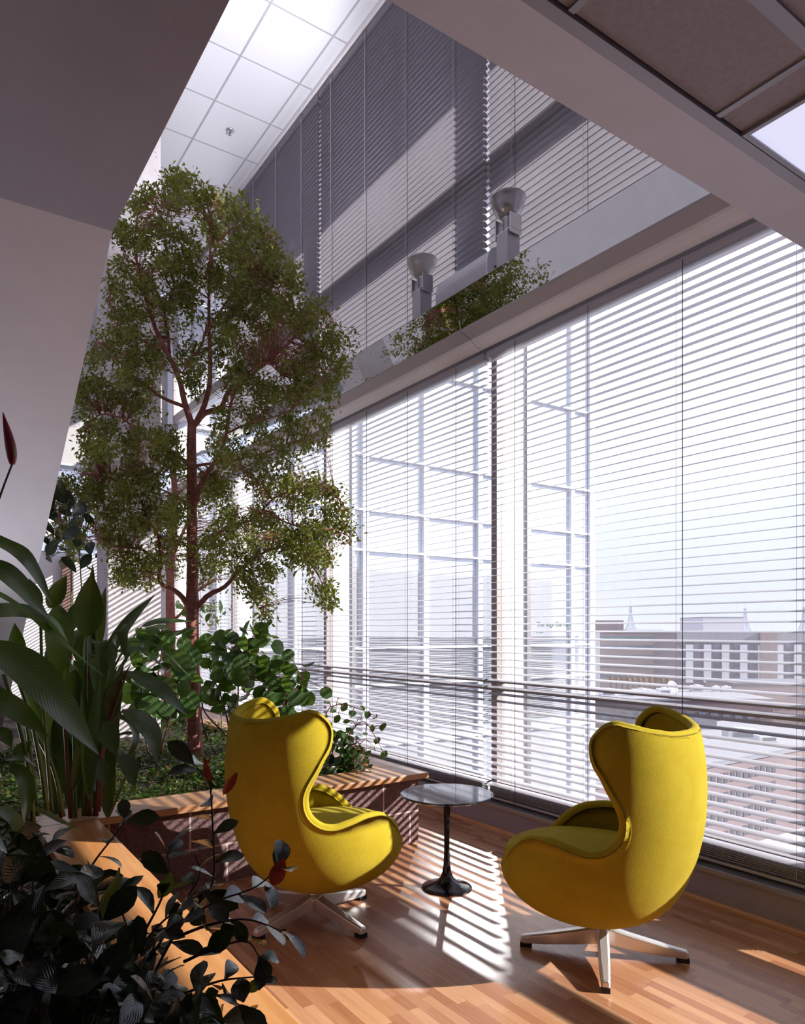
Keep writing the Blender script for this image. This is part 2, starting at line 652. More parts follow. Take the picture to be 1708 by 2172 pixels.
lt = thing('ceiling_light', 'pale recessed ceiling light panel between dark grey ceiling tiles', 'light', (2.18, .985, 2.99))
f = MB()
f.box(0, .66, 0, .014, 0, .012)
f.box(0, .66, .262, .278, 0, .012)
f.box(0, .016, .014, .262, 0, .012)
f.box(.644, .66, .014, .262, 0, .012)
f.build('frame', M['t_bar'], lt)
MB().box(.016, .644, .014, .262, .006, .012).build('diffuser', M['diffuser'], lt)

# --- underside of the stair flight that comes down behind the plants
b = MB()
pr = [(2.99, 3.0), (8.4, -.18), (8.4, .04), (2.99, 3.22)]
v = [(-1.6, y, z) for y, z in pr] + [(.66, y, z) for y, z in pr]
b.add(v, [(0, 1, 2, 3), (7, 6, 5, 4), (0, 4, 5, 1), (1, 5, 6, 2), (2, 6, 7, 3), (3, 7, 4, 0)])
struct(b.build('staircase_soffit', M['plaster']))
struct(MB().box(-1.6, .2, 7.2, 7.4, .47, 1.25).build('wall_stair', M['pink_stone']))

# --- concrete column and the end wall
struct(MB().box(1.50, 1.99, 7.0, 7.46, 0, CEIL).build('column', M['concrete'], bevel=.012))
struct(MB().box(-3.2, 3.62, 12.0, 12.2, 0, 2.55).build('wall_end', M['white_paint']))
w6 = holder('window_6', (1.2, 12.1, 0))
f = MB()
for x in (-4.3, -2.2, -.1, .55, 1.25, 2.36):
    f.box(x - .05, x + .05, -.06, .06, 2.55, CEIL)
f.box(-4.4, 2.4, -.06, .06, 3.90, 4.05)
f.box(-4.4, 2.4, -.06, .06, 2.55, 2.62)
f.build('frame', M['fin_white'], w6)
MB().box(-4.4, 2.4, .0, .01, 4.05, CEIL).build('pane', M['glass'], w6)
MB().box(-4.4, 2.4, .0, .01, 2.62, 3.90).build('pane', M['glass'], w6)
rb_ = thing('roller_blind', 'grey roller shade in the end window between the stair and the concrete column', 'blind', (1.2, 12.0, 0))
MB().box(-4.3, 2.3, -.06, -.052, 3.96, 6.9).build('shade_cloth', M['shade'], rb_)
MB().box(-4.3, 2.3, -.065, -.047, 3.94, 3.965).build('hem_bar', M['fin_white'], rb_)
struct(MB().box(1.90, 2.06, 11.9, 12.0, 0, 2.5).build('trim_6', M['wood_post']))

# ================================================================== VENETIAN BLINDS
def slat_mesh(name, z0, z1, pitch, tilt, length, mat, stack=0, W=.025):
    """one blind's slats: crowned strips of thin metal, tilt>0 lifts the room-side edge"""
    prof = []
    T = .0004
    xs = np.linspace(-W, W, 5)
    top = [(x, .0032 * (1 - (x / W) ** 2) + T) for x in xs]
    bot = [(x, .0032 * (1 - (x / W) ** 2) - T) for x in xs[::-1]]
    P = np.array(top + bot)
    m = MB()
    n = len(P)
    zs = list(np.arange(z0 + stack * .011, z1, pitch))
    tl = [tilt] * len(zs)
    for k in range(stack):
        zs.append(z0 + k * .011)
        tl.append(math.radians(-2))
    rr = random.Random(3)
    for z, a in zip(zs, tl):
        a += rr.uniform(-.02, .02)
        # room side is -x: raise it by a
        ca, sa = math.cos(a), math.sin(a)
        q = [(x * ca + zz * sa, -x * sa + zz * ca + z) for x, zz in P]
        m.prism_y(q, -length / 2, length / 2)
    o = m.build(name, mat, smooth=False)
    return o


def make_blind(label, loc, z0, z1, tilt, mat, length, group, stack=0, pitch=.0505, cords=(-.98, -.33, .33, .98), slack=True, half=.025):
    t = thing('venetian_blind', label, 'blind', loc, 0, group)
    s = slat_mesh('slats', z0 + .035, z1 - .075, pitch, tilt, length, mat, stack, half)
    s.parent = t
    MB().box(-.028, .028, -length / 2, length / 2, z1 - .05, z1).build('headrail', mat, t, bevel=.003)
    MB().box(-.026, .026, -length / 2, length / 2, z0, z0 + .016).build('bottom_rail', mat, t, bevel=.004)
    rr = random.Random(5)
    for k, y in enumerate(cords):
        pts = []
        for j in range(24):
            q = j / 23
            wob = .008 * math.sin(9 * q + k) * max(0, q - .72) if slack else 0
            pts.append((-.037 - abs(wob) * .5, y + wob, z1 - .02 - (z1 - z0 - .03) * q))
        MB().tube(pts, .0021, 5).build('lift_cord', M['cord'], t)
        l = MB()
        for sx in (-.0305, .0305):
            l.tube([(sx, y + .045, z0 + .01), (sx, y + .045, z1 - .04)], .0011, 4)
        l.build('ladder_cord', M['tape'], t)
    return t


BL = 2.58
XB = 3.50
mid = [(MY[i] + MY[i + 1]) / 2 for i in range(5)]
low = make_blind('open white venetian blind behind the right-hand yellow chair, nearest of the tall lower blinds', (XB, mid[1], 0), .198, 3.455, math.radians(-11), M['slat'], BL, 'open blinds on the lower windows', 6, half=.029)
dup(low, (XB, mid[2], 0), label='open white venetian blind between the round black table and the tall tree')
dup(low, (XB, mid[3], 0), label='open white venetian blind behind the red-barked tree trunk and round-leaved shrub')
dup(low, (XB, mid[4], 0), label='open white venetian blind glimpsed far behind, next to the concrete column')
up1 = make_blind('tall closed dark blind above the mirrored shelf, cut by the low ceiling edge', (XB, mid[1], 0), 3.83, 6.98, math.radians(40), M['slat_upper'], BL, 'closed blinds above the mirrored shelf', 0)
dup(up1, (XB, mid[2], 0), label='tall closed blind with a broad pale sunlit wedge, right of the tree crown')
dup(up1, (XB, mid[3], 0), label='tall closed dark blind under the high ceiling, just behind the tree crown')

# ================================================================== MIRRORED LIGHT SHELF AND ITS FLOODLIGHTS
sh = thing('light_shelf', 'long grey light shelf with a mirrored front running along the tall window', 'shelf', (0, 0, 0))
ends = [-1.25, 1.37, 3.98, 6.60, 9.22, 11.9]
for a, c in zip(ends[:-1], ends[1:]):
    a2, c2 = a + .003, c - .003
    MB().prism_y([(3.240, 3.566), (3.180, 3.800), (3.200, 3.806), (3.260, 3.572)], a2, c2).build('mirror_panel', M['mirror'], sh)
    MB().prism_y([(3.236, 3.552), (3.236, 3.564), (3.262, 3.572), (3.345, 3.545), (3.345, 3.518), (3.335, 3.516)], a2, c2).build('soffit_panel', M['shelf_grey'], sh)
    MB().prism_y([(3.337, 3.519), (3.350, 3.502), (3.375, 3.484), (3.408, 3.470), (3.436, 3.462), (3.444, 3.464), (3.444, 3.545), (3.345, 3.545)], a2, c2).build('valance', M['white_paint'], sh)
MB().box(3.205, 3.40, -1.25, 11.9, 3.79, 3.805).build('top_plate', M['lamp_box'], sh)


def floodlight(y, label, mat, post_mat):
    t = thing('floodlight', label, 'lamp', (3.30, y, 3.806), 0, 'floodlights on the shelf')
    MB().box(-.055, .055, -.055, .055, 0, .262).build('post', post_mat, t, bevel=.003)
    MB().box(-.05, .05, -.078, -.066, .235, .37).box(-.05, .05, .066, .078, .235, .37).box(-.05, .05, -.078, .078, .262, .268).build('yoke', M['steel'], t, bevel=.002)
    MB().lathe([(.018, .266), (.034, .285), (.036, .36), (.046, .372), (.03, .374)], ns=24).build('socket', M['steel'], t, smooth=True)
    MB().lathe([(.036, .365), (.060, .378), (.088, .405), (.106, .445), (.114, .490), (.120, .494), (.120, .506), (.112, .506), (.104, .455), (.085, .415), (.056, .390), (.02, .382)], ns=40).build('reflector', mat, t, smooth=True)
    MB().lathe([(.0, .478), (.108, .478), (.108, .482), (0, .482)], ns=32).build('lens', M['lens_glow'], t)
    return t


fl1 = floodlight(4.53, 'pale grey bowl floodlight on a square post, above the mirror near the tree', plain('pale_reflector', (.55, .53, .53, 1), .35, .2), M['lamp_box'])
fl2 = floodlight(3.55, 'dark grey bowl floodlight on a square post, further along from the tree', M['lamp_grey'], M['lamp_box'])
bb = thing('ballast_box', 'grey half-round ballast housing standing between the two bowl floodlights', 'box', (3.30, 3.99, 3.806))
prof = [(-.07, 0)] + [(-.07 + .0 + .16 * (1 - math.cos(q)) / 2 - .0, .10 + .13 * math.sin(q)) for q in np.linspace(0, PI / 2, 9)] + [(.09, .23), (.09, 0)]
MB().prism_y(prof, -.30, .27).build('cover', M['lamp_box'], bb)
MB().prism_y([(p[0] * 1.03, p[1] * 1.02) for p in prof], -.312, -.301).build('end_plate', M['fin_white'], bb)
MB().lathe([(.0, 0), (.008, 0), (.008, .006), (0, .006)], ns=12).build('screw', M['rubber'], bb).matrix_local = Matrix.Translation((.0, -.313, .10)) @ Matrix.Rotation(PI / 2, 4, 'X')

# sprinkler under the high ceiling
p = onZ(488, 282, CEIL - .03)
sp = thing('ceiling_sprinkler', 'small chrome fire sprinkler on the bright high ceiling panels', 'sprinkler', (p[0], p[1], CEIL))
MB().lathe([(.045, -.001), (.045, -.006), (.03, -.014), (.012, -.016)], ns=24).build('escutcheon', M['steel'], sp, smooth=True)
MB().lathe([(.008, -.014), (.008, -.05), (.016, -.052), (.016, -.056), (0, -.058)], ns=12).build('nozzle', M['steel'], sp, smooth=True)
# ================================================================== STONE PLANTER WITH WOODEN SEAT CAPS
SOIL = .40
pl = thing('planter', 'L-shaped split stone planter with broad wooden seat caps around the plants', 'planter', (0, 0, 0))
MB().box(.70, 2.80, 3.88, 4.08, 0, .435).build('front_wall', M['block_x'], pl, bevel=.006)
MB().box(2.60, 2.80, 4.08, 11.9, 0, .435).build('end_wall', M['block_y'], pl, bevel=.006)
MB().box(.56, .72, .6, 3.88, 0, .435).build('side_wall', M['block_y'], pl, bevel=.006)
# wooden caps: front run, window-side return, long left-hand run with a rounded inner corner
MB().box(.50, 2.845, 3.825, 4.14, .435, .472).build('front_cap', M['wood_x'], pl, bevel=.004)
MB().box(2.46, 2.845, 4.142, 11.9, .435, .4718).build('end_cap', M['wood_y'], pl, bevel=.004)
MB().box(.50, .775, .6, 3.823, .435, .472).build('side_cap', M['wood_y'], pl, bevel=.004)


def soil_piece(x0, x1, y0, y1):
    nx, ny = max(2, int((x1 - x0) / .09)), max(2, int((y1 - y0) / .09))
    xs, ys = np.linspace(x0, x1, nx + 1), np.linspace(y0, y1, ny + 1)
    X, Y = np.meshgrid(xs, ys)
    Z = SOIL + .015 * np.sin(X * 9.1 + Y * 3) * np.cos(Y * 7.7) + RNG.normal(0, .006, X.shape)
    V = np.stack([X, Y, Z], -1).reshape(-1, 3)
    F = []
    for j in range(ny):
        for i in range(nx):
            a = j * (nx + 1) + i
            F.append((a, a + 1, a + nx + 2, a + nx + 1))
    return V, F


m = MB()
for r in ((-1.59, 1.49, 4.10, 11.9), (1.49, 2.0, 4.10, 6.99), (1.49, 2.0, 7.47, 11.9), (2.0, 2.60, 4.10, 11.9), (-1.59, .55, -3.0, 4.10)):
    V, F = soil_piece(*r)
    m.add(V, F)
tag(m.build('soil', M['soil'], smooth=True), 'dark mulch and soil filling the stone planter', 'soil', kind='stuff')

# ================================================================== YELLOW SHELL CHAIRS
PROF = np.array([
    [0.00, .165, .000, .000, .000], [0.15, .172, -.105, .130, .130], [0.30, .197, -.190, .265, .240], [0.45, .245, -.268, .370, .325],
    [0.60, .325, -.330, .440, .385], [0.75, .440, -.378, .440, .415], [0.90, .585, -.412, .375, .415], [1.05, .740, -.423, .270, .408],
    [1.20, .885, -.415, .190, .395], [1.35, 1.015, -.390, .120, .372], [1.50, 1.125, -.345, .060, .330]])
EDGE = [(0, 1.0), (22, 1.003), (45, 1.015), (66, 1.035), (84, 1.052), (96, 1.045), (104, 1.01), (106, .975), (101, .92), (90, .855), (78, .775), (70, .71), (67, .65),
        (68, .596), (74, .553), (84, .538), (95, .55), (108, .566), (121, .56), (130, .53), (137, .465), (143, .405), (152, .375), (165, .362), (180, .358)]


def cub(xs, ys, x):
    xs, ys, x = np.asarray(xs, float), np.asarray(ys, float), np.asarray(x, float)
    mm = np.gradient(ys, xs)
    i = np.clip(np.searchsorted(xs, x) - 1, 0, len(xs) - 2)
    h = xs[i + 1] - xs[i]
    t = np.clip((x - xs[i]) / h, 0, 1)
    return (2 * t**3 - 3 * t**2 + 1) * ys[i] + (t**3 - 2 * t**2 + t) * h * mm[i] + (-2 * t**3 + 3 * t**2) * ys[i + 1] + (t**3 - t**2) * h * mm[i + 1]


def egg(u, v):
    lam, al = np.hypot(u, v), np.arctan2(v, u)
    z, xb, xf, bb_ = (cub(PROF[:, 0], PROF[:, k], lam) for k in (1, 2, 3, 4))
    xm = xb + (xf - xb) * .47
    ca = np.cos(al)
    x = np.where(ca > 0, xm - (xm - xb) * ca, xm - (xf - xm) * ca)
    return np.stack([x, bb_ * np.sin(al), z], -1)


def edge_loop(n):
    ls = np.linspace(0, 1.5, 600)
    zs = np.maximum.accumulate(cub(PROF[:, 0], PROF[:, 1], ls))
    e = np.array(EDGE, float)
    a, l = np.radians(e[:, 0]), np.interp(e[:, 1], zs, ls)
    pu, pv = l * np.cos(a), l * np.sin(a)
    P = np.stack([np.concatenate([pu, pu[-2:0:-1]]), np.concatenate([pv, -pv[-2:0:-1]])], -1)
    N, out = len(P), []
    for i in range(N):
        p0, p1, p2, p3 = P[i - 1], P[i], P[(i + 1) % N], P[(i + 2) % N]
        for t in np.linspace(0, 1, 12, endpoint=False):
            out.append(.5 * ((2 * p1) + (-p0 + p2) * t + (2 * p0 - 5 * p1 + 4 * p2 - p3) * t * t + (-p0 + 3 * p1 - 3 * p2 + p3) * t**3))
    out = np.array(out)
    Sx = egg(out[:, 0], out[:, 1])
    d = np.linalg.norm(np.roll(Sx, -1, 0) - Sx, axis=1)
    c = np.concatenate([[0], np.cumsum(d)])
    q = np.linspace(0, c[-1], n, endpoint=False)
    oc = np.vstack([out, out[:1]])
    return np.stack([np.interp(q, c, oc[:, 0]), np.interp(q, c, oc[:, 1])], -1)


KEYS = ((0, 1.30), (3, 1.22), (7, 1.06), (10, .90), (12, .76), (15, .50), (18, .08), (21, -.30), (24, -.60))


def shell_mesh():
    """ribs from the spine of the egg out to its rim, both sides; then the rolled rim and the inner face"""
    n, mr, TH = 200, 16, .046
    e = edge_loop(n)                                   # starts top centre, goes round one side, front, other side
    half = n // 2
    # spine position for every rim point, from the key points of the edge table
    ls = np.linspace(0, 1.5, 600)
    zs = np.maximum.accumulate(cub(PROF[:, 0], PROF[:, 1], ls))
    ka, us = [], []
    for idx, u in KEYS:
        a_, z_ = EDGE[idx]
        l_ = np.interp(z_, zs, ls)
        q = np.array([l_ * math.cos(math.radians(a_)), l_ * math.sin(math.radians(a_))])
        ka.append(int(np.argmin(np.linalg.norm(e[:half + 1] - q, axis=1))))
        us.append(u)
    ka[0], ka[-1] = 0, half
    u_s = np.interp(np.arange(half + 1), ka, us)
    r = np.linspace(0, 1, mr + 1)
    G = np.zeros((half + 1, 2 * mr + 1, 2))
    for j in range(half + 1):
        ej = e[j]
        le, ae = np.hypot(*ej), math.atan2(ej[1], ej[0])
        w = np.clip((u_s[j] - .1) / .45, 0, 1)
        lam = u_s[j] + (le - u_s[j]) * r
        pol = np.stack([lam * np.cos(ae * r), lam * np.sin(ae * r)], -1)
        lin = np.stack([u_s[j] + (ej[0] - u_s[j]) * r, ej[1] * r], -1)
        q = pol * w + lin * (1 - w)
        G[j, mr:] = q
        G[j, :mr] = (q * np.array([1, -1]))[:0:-1]
    P = egg(G[..., 0], G[..., 1])
    h = 1e-3
    Nn = np.cross(egg(G[..., 0] + h, G[..., 1]) - egg(G[..., 0] - h, G[..., 1]), egg(G[..., 0], G[..., 1] + h) - egg(G[..., 0], G[..., 1] - h))
    Nn /= np.linalg.norm(Nn, axis=-1, keepdims=True) + 1e-12
    Nn *= np.sign(np.sum(Nn * (P - np.array([0, 0, .55])), -1, keepdims=True))
    m2 = 2 * mr + 1
    # boundary loop of grid indices: down one side, back up the other
    loop = [(j, 2 * mr) for j in range(half + 1)] + [(j, 0) for j in range(half, -1, -1)]
    loop = [loop[0]] + [l for k, l in enumerate(loop[1:-1]) if True] + [loop[-1]]
    V = list(P.reshape(-1, 3)) + list((P - Nn * TH).reshape(-1, 3))
    gi = lambda j, i: j * m2 + i
    off = (half + 1) * m2
    F = []
    for j in range(half):
        for i in range(2 * mr):
            F.append((gi(j, i), gi(j, i + 1), gi(j + 1, i + 1), gi(j + 1, i)))
            F.append((off + gi(j + 1, i), off + gi(j + 1, i + 1), off + gi(j, i + 1), off + gi(j, i)))
    # rim: walk the loop along the rim curve; end ribs (top and front) are walked across as well
    rim = [(j, 2 * mr) for j in range(0, half + 1)] + [(j, 0) for j in range(half - 1, 0, -1)]
    RP = np.array([P[a_] for a_ in rim])
    RN = np.array([Nn[a_] for a_ in rim])
    tg = unit_(np.roll(RP, -2, 0) - np.roll(RP, 2, 0))
    Tn = np.cross(tg, RN)
    inw = np.array([P[min(max(a_[0], 8), half - 8), int(mr + (a_[1] - mr) * .8)] for a_ in rim]) - RP
    Tn *= -np.sign(np.sum(Tn * inw, -1, keepdims=True))
    Tn = unit_(Tn)
    k = 9
    for _ in range(3):
        Tn = unit_((Tn + np.roll(Tn, 1, 0) + np.roll(Tn, -1, 0)) / 3)
    prev = [gi(*a_) for a_ in rim]
    L = len(rim)
    for q in list(np.linspace(0, PI, k)[1:-1]) + [None]:
        if q is None:
            cur = [off + gi(*a_) for a_ in rim]
        else:
            base = len(V)
            V += list(RP - RN * TH / 2 + (RN * math.cos(q) + Tn * math.sin(q)) * TH / 2)
            cur = list(range(base, base + L))
        for i in range(L):
            i2 = (i + 1) % L
            F.append((prev[i], prev[i2], cur[i2], cur[i]))
        prev = cur
    # seam ring: a finger's width in from the rim
    ring, side_ = [], []
    for a_ in rim:
        if a_[0] < 7 or a_[0] > half - 7:
            continue
        j = a_[0]
        q = P[j, a_[1]]
        d_ = P[min(max(j, 8), half - 8), int(round(mr + (a_[1] - mr) * .72))] - q
        d_ = d_ / (np.linalg.norm(d_) + 1e-9)
        ring.append(q + d_ * .020 + Nn[j, a_[1]] * .001)
        side_.append(d_)
    return V, F, np.array(ring), np.array(side_)


def unit_(a):
    return a / (np.linalg.norm(a, axis=-1, keepdims=True) + 1e-12)


def make_chair(label, loc, rz, lever):
    t = thing('lounge_chair', label, 'chair', loc, rz, 'yellow egg-shaped lounge chairs')
    V, F, ring, sd = shell_mesh()
    MB().add(V, F).build('shell', M['felt'], t, smooth=True)
    st = MB()
    hn = len(ring) // 2
    st.tube([tuple(p) for p in ring[:hn]], .0016, 5)
    st.tube([tuple(p) for p in ring[hn + 1:]], .0016, 5)
    for j in range(1, len(ring), 2):
        st.tube([tuple(ring[j] - sd[j] * .004), tuple(ring[j] + sd[j] * .004)], .0013, 4)
    st.build('seam', M['felt'], t, smooth=True)
    # loose seat cushion, plump, with its front roll over the lip
    n, rr_ = 96, 12
    al = np.linspace(0, 2 * PI, n, endpoint=False)
    lam = .60
    ol = egg(lam * np.cos(al), lam * np.sin(al))
    c0 = ol.mean(0)
    f_in = np.where(np.abs(al - PI) < .9, .985, .87)
    f_in = np.convolve(np.concatenate([f_in[-6:], f_in, f_in[:6]]), np.ones(13) / 13, 'valid')
    ol = c0 + (ol - c0) * f_in[:, None]
    rows = []
    for q in np.linspace(-PI / 2, PI / 2, 9):                       # rolled side
        rows.append((1.0 - .05 * (1 - math.cos(q)), .385 + .068 * math.sin(q)))
    for r in np.linspace(.92, .05, 9):
        rows.append((r, .453 + .028 * (1 - r * r)))
    Vc = []
    for r, z in rows:
        p = c0 + (ol - c0) * r
        dip = .012 * np.clip((p[:, 0] - .25) / .2, 0, 1)
        Vc += [(x, y, z + .02 * (x + .1) - d_) for (x, y, _), d_ in zip(p, dip)]
    Fc = []
    for k in range(len(rows) - 1):
        for j in range(n):
            j2 = (j + 1) % n
            Fc.append((k * n + j, k * n + j2, (k + 1) * n + j2, (k + 1) * n + j))
    Fc.append(tuple((len(rows) - 1) * n + j for j in range(n)))
    Fc.append(tuple(range(n - 1, -1, -1)))
    MB().add(Vc, Fc).build('seat_cushion', M['felt'], t, smooth=True)
    # four-star aluminium base
    MB().lathe([(.0, .055), (.026, .055), (.032, .062), (.030, .10), (.0235, .118), (.0235, .185), (.05, .19), (0, .192)], ns=28).build('pedestal', M['alum'], t, smooth=True)
    base_ang = {True: 13.6 + 5, False: 42 - 113}[lever]
    for k in range(4):
        a = math.radians(base_ang + 90 * k)
        secs = [(.012, .020, .048, .122), (.05, .024, .046, .116), (.12, .024, .036, .098), (.25, .021, .022, .069), (.345, .0175, .017, .050), (.354, .013, .019, .044)]
        vs, fs = [], []
        for (r, w, z0, z1) in secs:
            for (yy, zz) in ((-w, z0), (w, z0), (w, z1 - .006), (w * .62, z1), (-w * .62, z1), (-w, z1 - .006)):
                vs.append((r * math.cos(a) - yy * math.sin(a), r * math.sin(a) + yy * math.cos(a), zz))
        ns_ = 6
        for i in range(len(secs) - 1):
            for q in range(ns_):
                q2 = (q + 1) % ns_
                fs.append((i * ns_ + q, i * ns_ + q2, (i + 1) * ns_ + q2, (i + 1) * ns_ + q))
        fs += [tuple(range(ns_ - 1, -1, -1)), tuple((len(secs) - 1) * ns_ + q for q in range(ns_))]
        lg = MB().add(vs, fs).build('leg', M['alum'], t, bevel=.003)
        pv = []
        for r in (.306, .357):
            for yy in (-.0165, .0165):
                for zz in (0, .021):
                    pv.append((r * math.cos(a) - yy * math.sin(a), r * math.sin(a) + yy * math.cos(a), zz))
        MB().add(pv, [(0, 1, 3, 2), (4, 6, 7, 5), (0, 4, 5, 1), (2, 3, 7, 6), (0, 2, 6, 4), (1, 5, 7, 3)]).build('foot_pad', M['rubber'], lg)
    if lever:
        MB().tube([(.03, -.06, .185), (.028, -.085, .165), (.01, -.10, .148), (-.03, -.105, .132), (-.055, -.105, .122)], .0055, 8).build('tilt_lever', M['alum'], t, smooth=True)
    return t


make_chair('yellow wool shell armchair beside the stone planter, facing the window', (1.64, 3.16, 0), math.radians(-5), True)
make_chair('yellow wool shell armchair with its back near the low window sill, right of the table', (2.503, 2.09, 0), math.radians(113), False)

# ================================================================== ROUND SIDE TABLE
tb = thing('side_table', 'small round black pedestal side table between the two yellow chairs', 'table', (2.437, 3.112, 0))
MB().lathe([(.0, .52), (.250, .52), (.2555, .517), (.2545, .512), (.236, .503), (.0, .502)][::-1], ns=72).build('tabletop', M['table_top'], tb, smooth=False)
MB().lathe([(.137, 0), (.139, .004), (.136, .008), (.118, .014), (.085, .022), (.056, .036), (.036, .058), (.025, .088), (.0185, .13), (.0155, .20), (.0148, .28), (.0160, .36), (.0195, .44), (.0235, .48), (.031, .503), (0, .503)], ns=48).build('pedestal', M['black_gloss'], tb, smooth=True)
# ================================================================== PLANT TOOLS
def unit(a):
    return a / (np.linalg.norm(a, axis=-1, keepdims=True) + 1e-12)


PROFILES = {
    'oval': lambda s: np.sin(PI * s) ** .75,
    'lance': lambda s: (np.sin(PI * s ** .75)) ** .9,
    'obovate': lambda s: np.sin(PI * s ** 1.35) ** .8,
    'round': lambda s: np.sqrt(np.clip(1 - (2 * s - 1) ** 2, 0, 1)) ** .85,
    'heart': lambda s: np.sin(PI * s ** .55) ** .8,
}


def leaf_arrays(B, D, N, L, W, nseg=4, shape='oval', curl=None, fold=.2):
    """many leaves at once -> V, F, UV; each leaf is an island of 3 x (nseg+1) points"""
    B, D, N = np.asarray(B, float), unit(np.asarray(D, float)), np.asarray(N, float)
    n = len(B)
    L, W = np.broadcast_to(L, n).astype(float), np.broadcast_to(W, n).astype(float)
    curl = np.full(n, .5) if curl is None else np.broadcast_to(curl, n).astype(float)
    curl = np.where(np.abs(curl) < 1e-3, 1e-3, curl)
    side = unit(np.cross(D, N))
    N = np.cross(side, D)
    s = np.linspace(0, 1, nseg + 1)
    a = curl[:, None] * s
    along = L[:, None] * np.sin(a) / curl[:, None]
    drop = L[:, None] * (1 - np.cos(a)) / curl[:, None]
    pos = B[:, None] + D[:, None] * along[..., None] - N[:, None] * drop[..., None]
    nrm = N[:, None] * np.cos(a)[..., None] + D[:, None] * np.sin(a)[..., None]
    prof = PROFILES[shape](s)
    prof[0] = max(prof[0], .06)
    prof[-1] = .01
    w = (W[:, None] / 2) * prof
    lf = pos - side[:, None] * w[..., None] + nrm * (fold * w)[..., None]
    rt = pos + side[:, None] * w[..., None] + nrm * (fold * w)[..., None]
    V = np.stack([lf, pos, rt], 2).reshape(n, -1, 3)
    base, uvb = [], []
    for i in range(nseg):
        for j in (0, 1):
            p, q = i * 3 + j, (i + 1) * 3 + j
            base.append((p, p + 1, q + 1, q))
            u0, u1 = j * .5, j * .5 + .5
            uvb.append(((u0, s[i]), (u1, s[i]), (u1, s[i + 1]), (u0, s[i + 1])))
    base = np.array(base)
    k = V.shape[1]
    F = (base[None] + (np.arange(n) * k)[:, None, None]).reshape(-1, 4)
    UV = np.tile(np.array(uvb).reshape(-1, 2), (n, 1))
    return V.reshape(-1, 3), F, UV


def leaves(name, mat, parent, *a, **k):
    V, F, UV = leaf_arrays(*a, **k)
    return from_arrays(name, V, F, mat, parent, UV)


def merge(parts):
    Vs, Fs, Us, o = [], [], [], 0
    for V, F, U in parts:
        Vs.append(V)
        Fs.append(F + o)
        Us.append(U)
        o += len(V)
    return np.concatenate(Vs), np.concatenate(Fs), np.concatenate(Us)


def spline(P, n):
    P = np.asarray(P, float)
    if len(P) == 2:
        return P[0] + (P[1] - P[0]) * np.linspace(0, 1, n)[:, None]
    d = np.concatenate([[0], np.cumsum(np.linalg.norm(np.diff(P, axis=0), axis=1))])
    q = np.linspace(0, d[-1], n)
    return np.stack([cub(d, P[:, k], q) for k in range(3)], -1)


def blade(P, width, face, shape='lance', nseg=16, fold=.25, across=4, wave=.0):
    """one big leaf swept along points P; face = rough direction its upper side looks"""
    sp_ = spline(P, nseg + 1)
    T = unit(np.gradient(sp_, axis=0))
    N = np.broadcast_to(np.asarray(face, float), T.shape)
    side = unit(np.cross(T, N))
    N = unit(np.cross(side, T))
    s = np.linspace(0, 1, nseg + 1)
    w = width / 2 * PROFILES[shape](s)
    w[0], w[-1] = max(w[0], .05 * width / 2), .002
    u = np.linspace(-1, 1, across + 1)
    ph = RNG.uniform(0, 6)
    off = np.abs(u)[None, :] ** 1.3 * (fold * w)[:, None] + wave * w[:, None] * np.sin(s * 17 + ph)[:, None] * np.abs(u)[None] * np.sign(u)[None]
    V = sp_[:, None] + side[:, None] * (w[:, None] * u)[..., None] + N[:, None] * off[..., None]
    k = across + 1
    F, U = [], []
    for i in range(nseg):
        for j in range(across):
            F.append((i * k + j, i * k + j + 1, (i + 1) * k + j + 1, (i + 1) * k + j))
            ua, ub = j / across, (j + 1) / across
            U += [(ua, s[i]), (ub, s[i]), (ub, s[i + 1]), (ua, s[i + 1])]
    return V.reshape(-1, 3), np.array(F), np.array(U)


def pix(pts, d0=None):
    """list of (px, py[, depth]) -> room points"""
    return np.array([at(p[0], p[1], p[2] if len(p) > 2 else d0) for p in pts])


def inside(poly, x, y):
    c = np.zeros(x.shape, bool)
    n = len(poly)
    for i in range(n):
        (x1, y1), (x2, y2) = poly[i], poly[(i + 1) % n]
        c ^= ((y1 > y) != (y2 > y)) & (x < (x2 - x1) * (y - y1) / (y2 - y1 + 1e-9) + x1)
    return c


def sample_poly(poly, n):
    poly = np.array(poly, float)
    lo, hi = poly.min(0), poly.max(0)
    out = []
    while len(out) < n:
        q = RNG.uniform(lo, hi, (n * 2, 2))
        out += list(q[inside(poly, q[:, 0], q[:, 1])])
    return np.array(out[:n])


def rand_dirs(n):
    return unit(RNG.normal(0, 1, (n, 3)))


TOCAM = lambda P: unit(CAM - P)
UP = np.array([0, 0, 1.0])


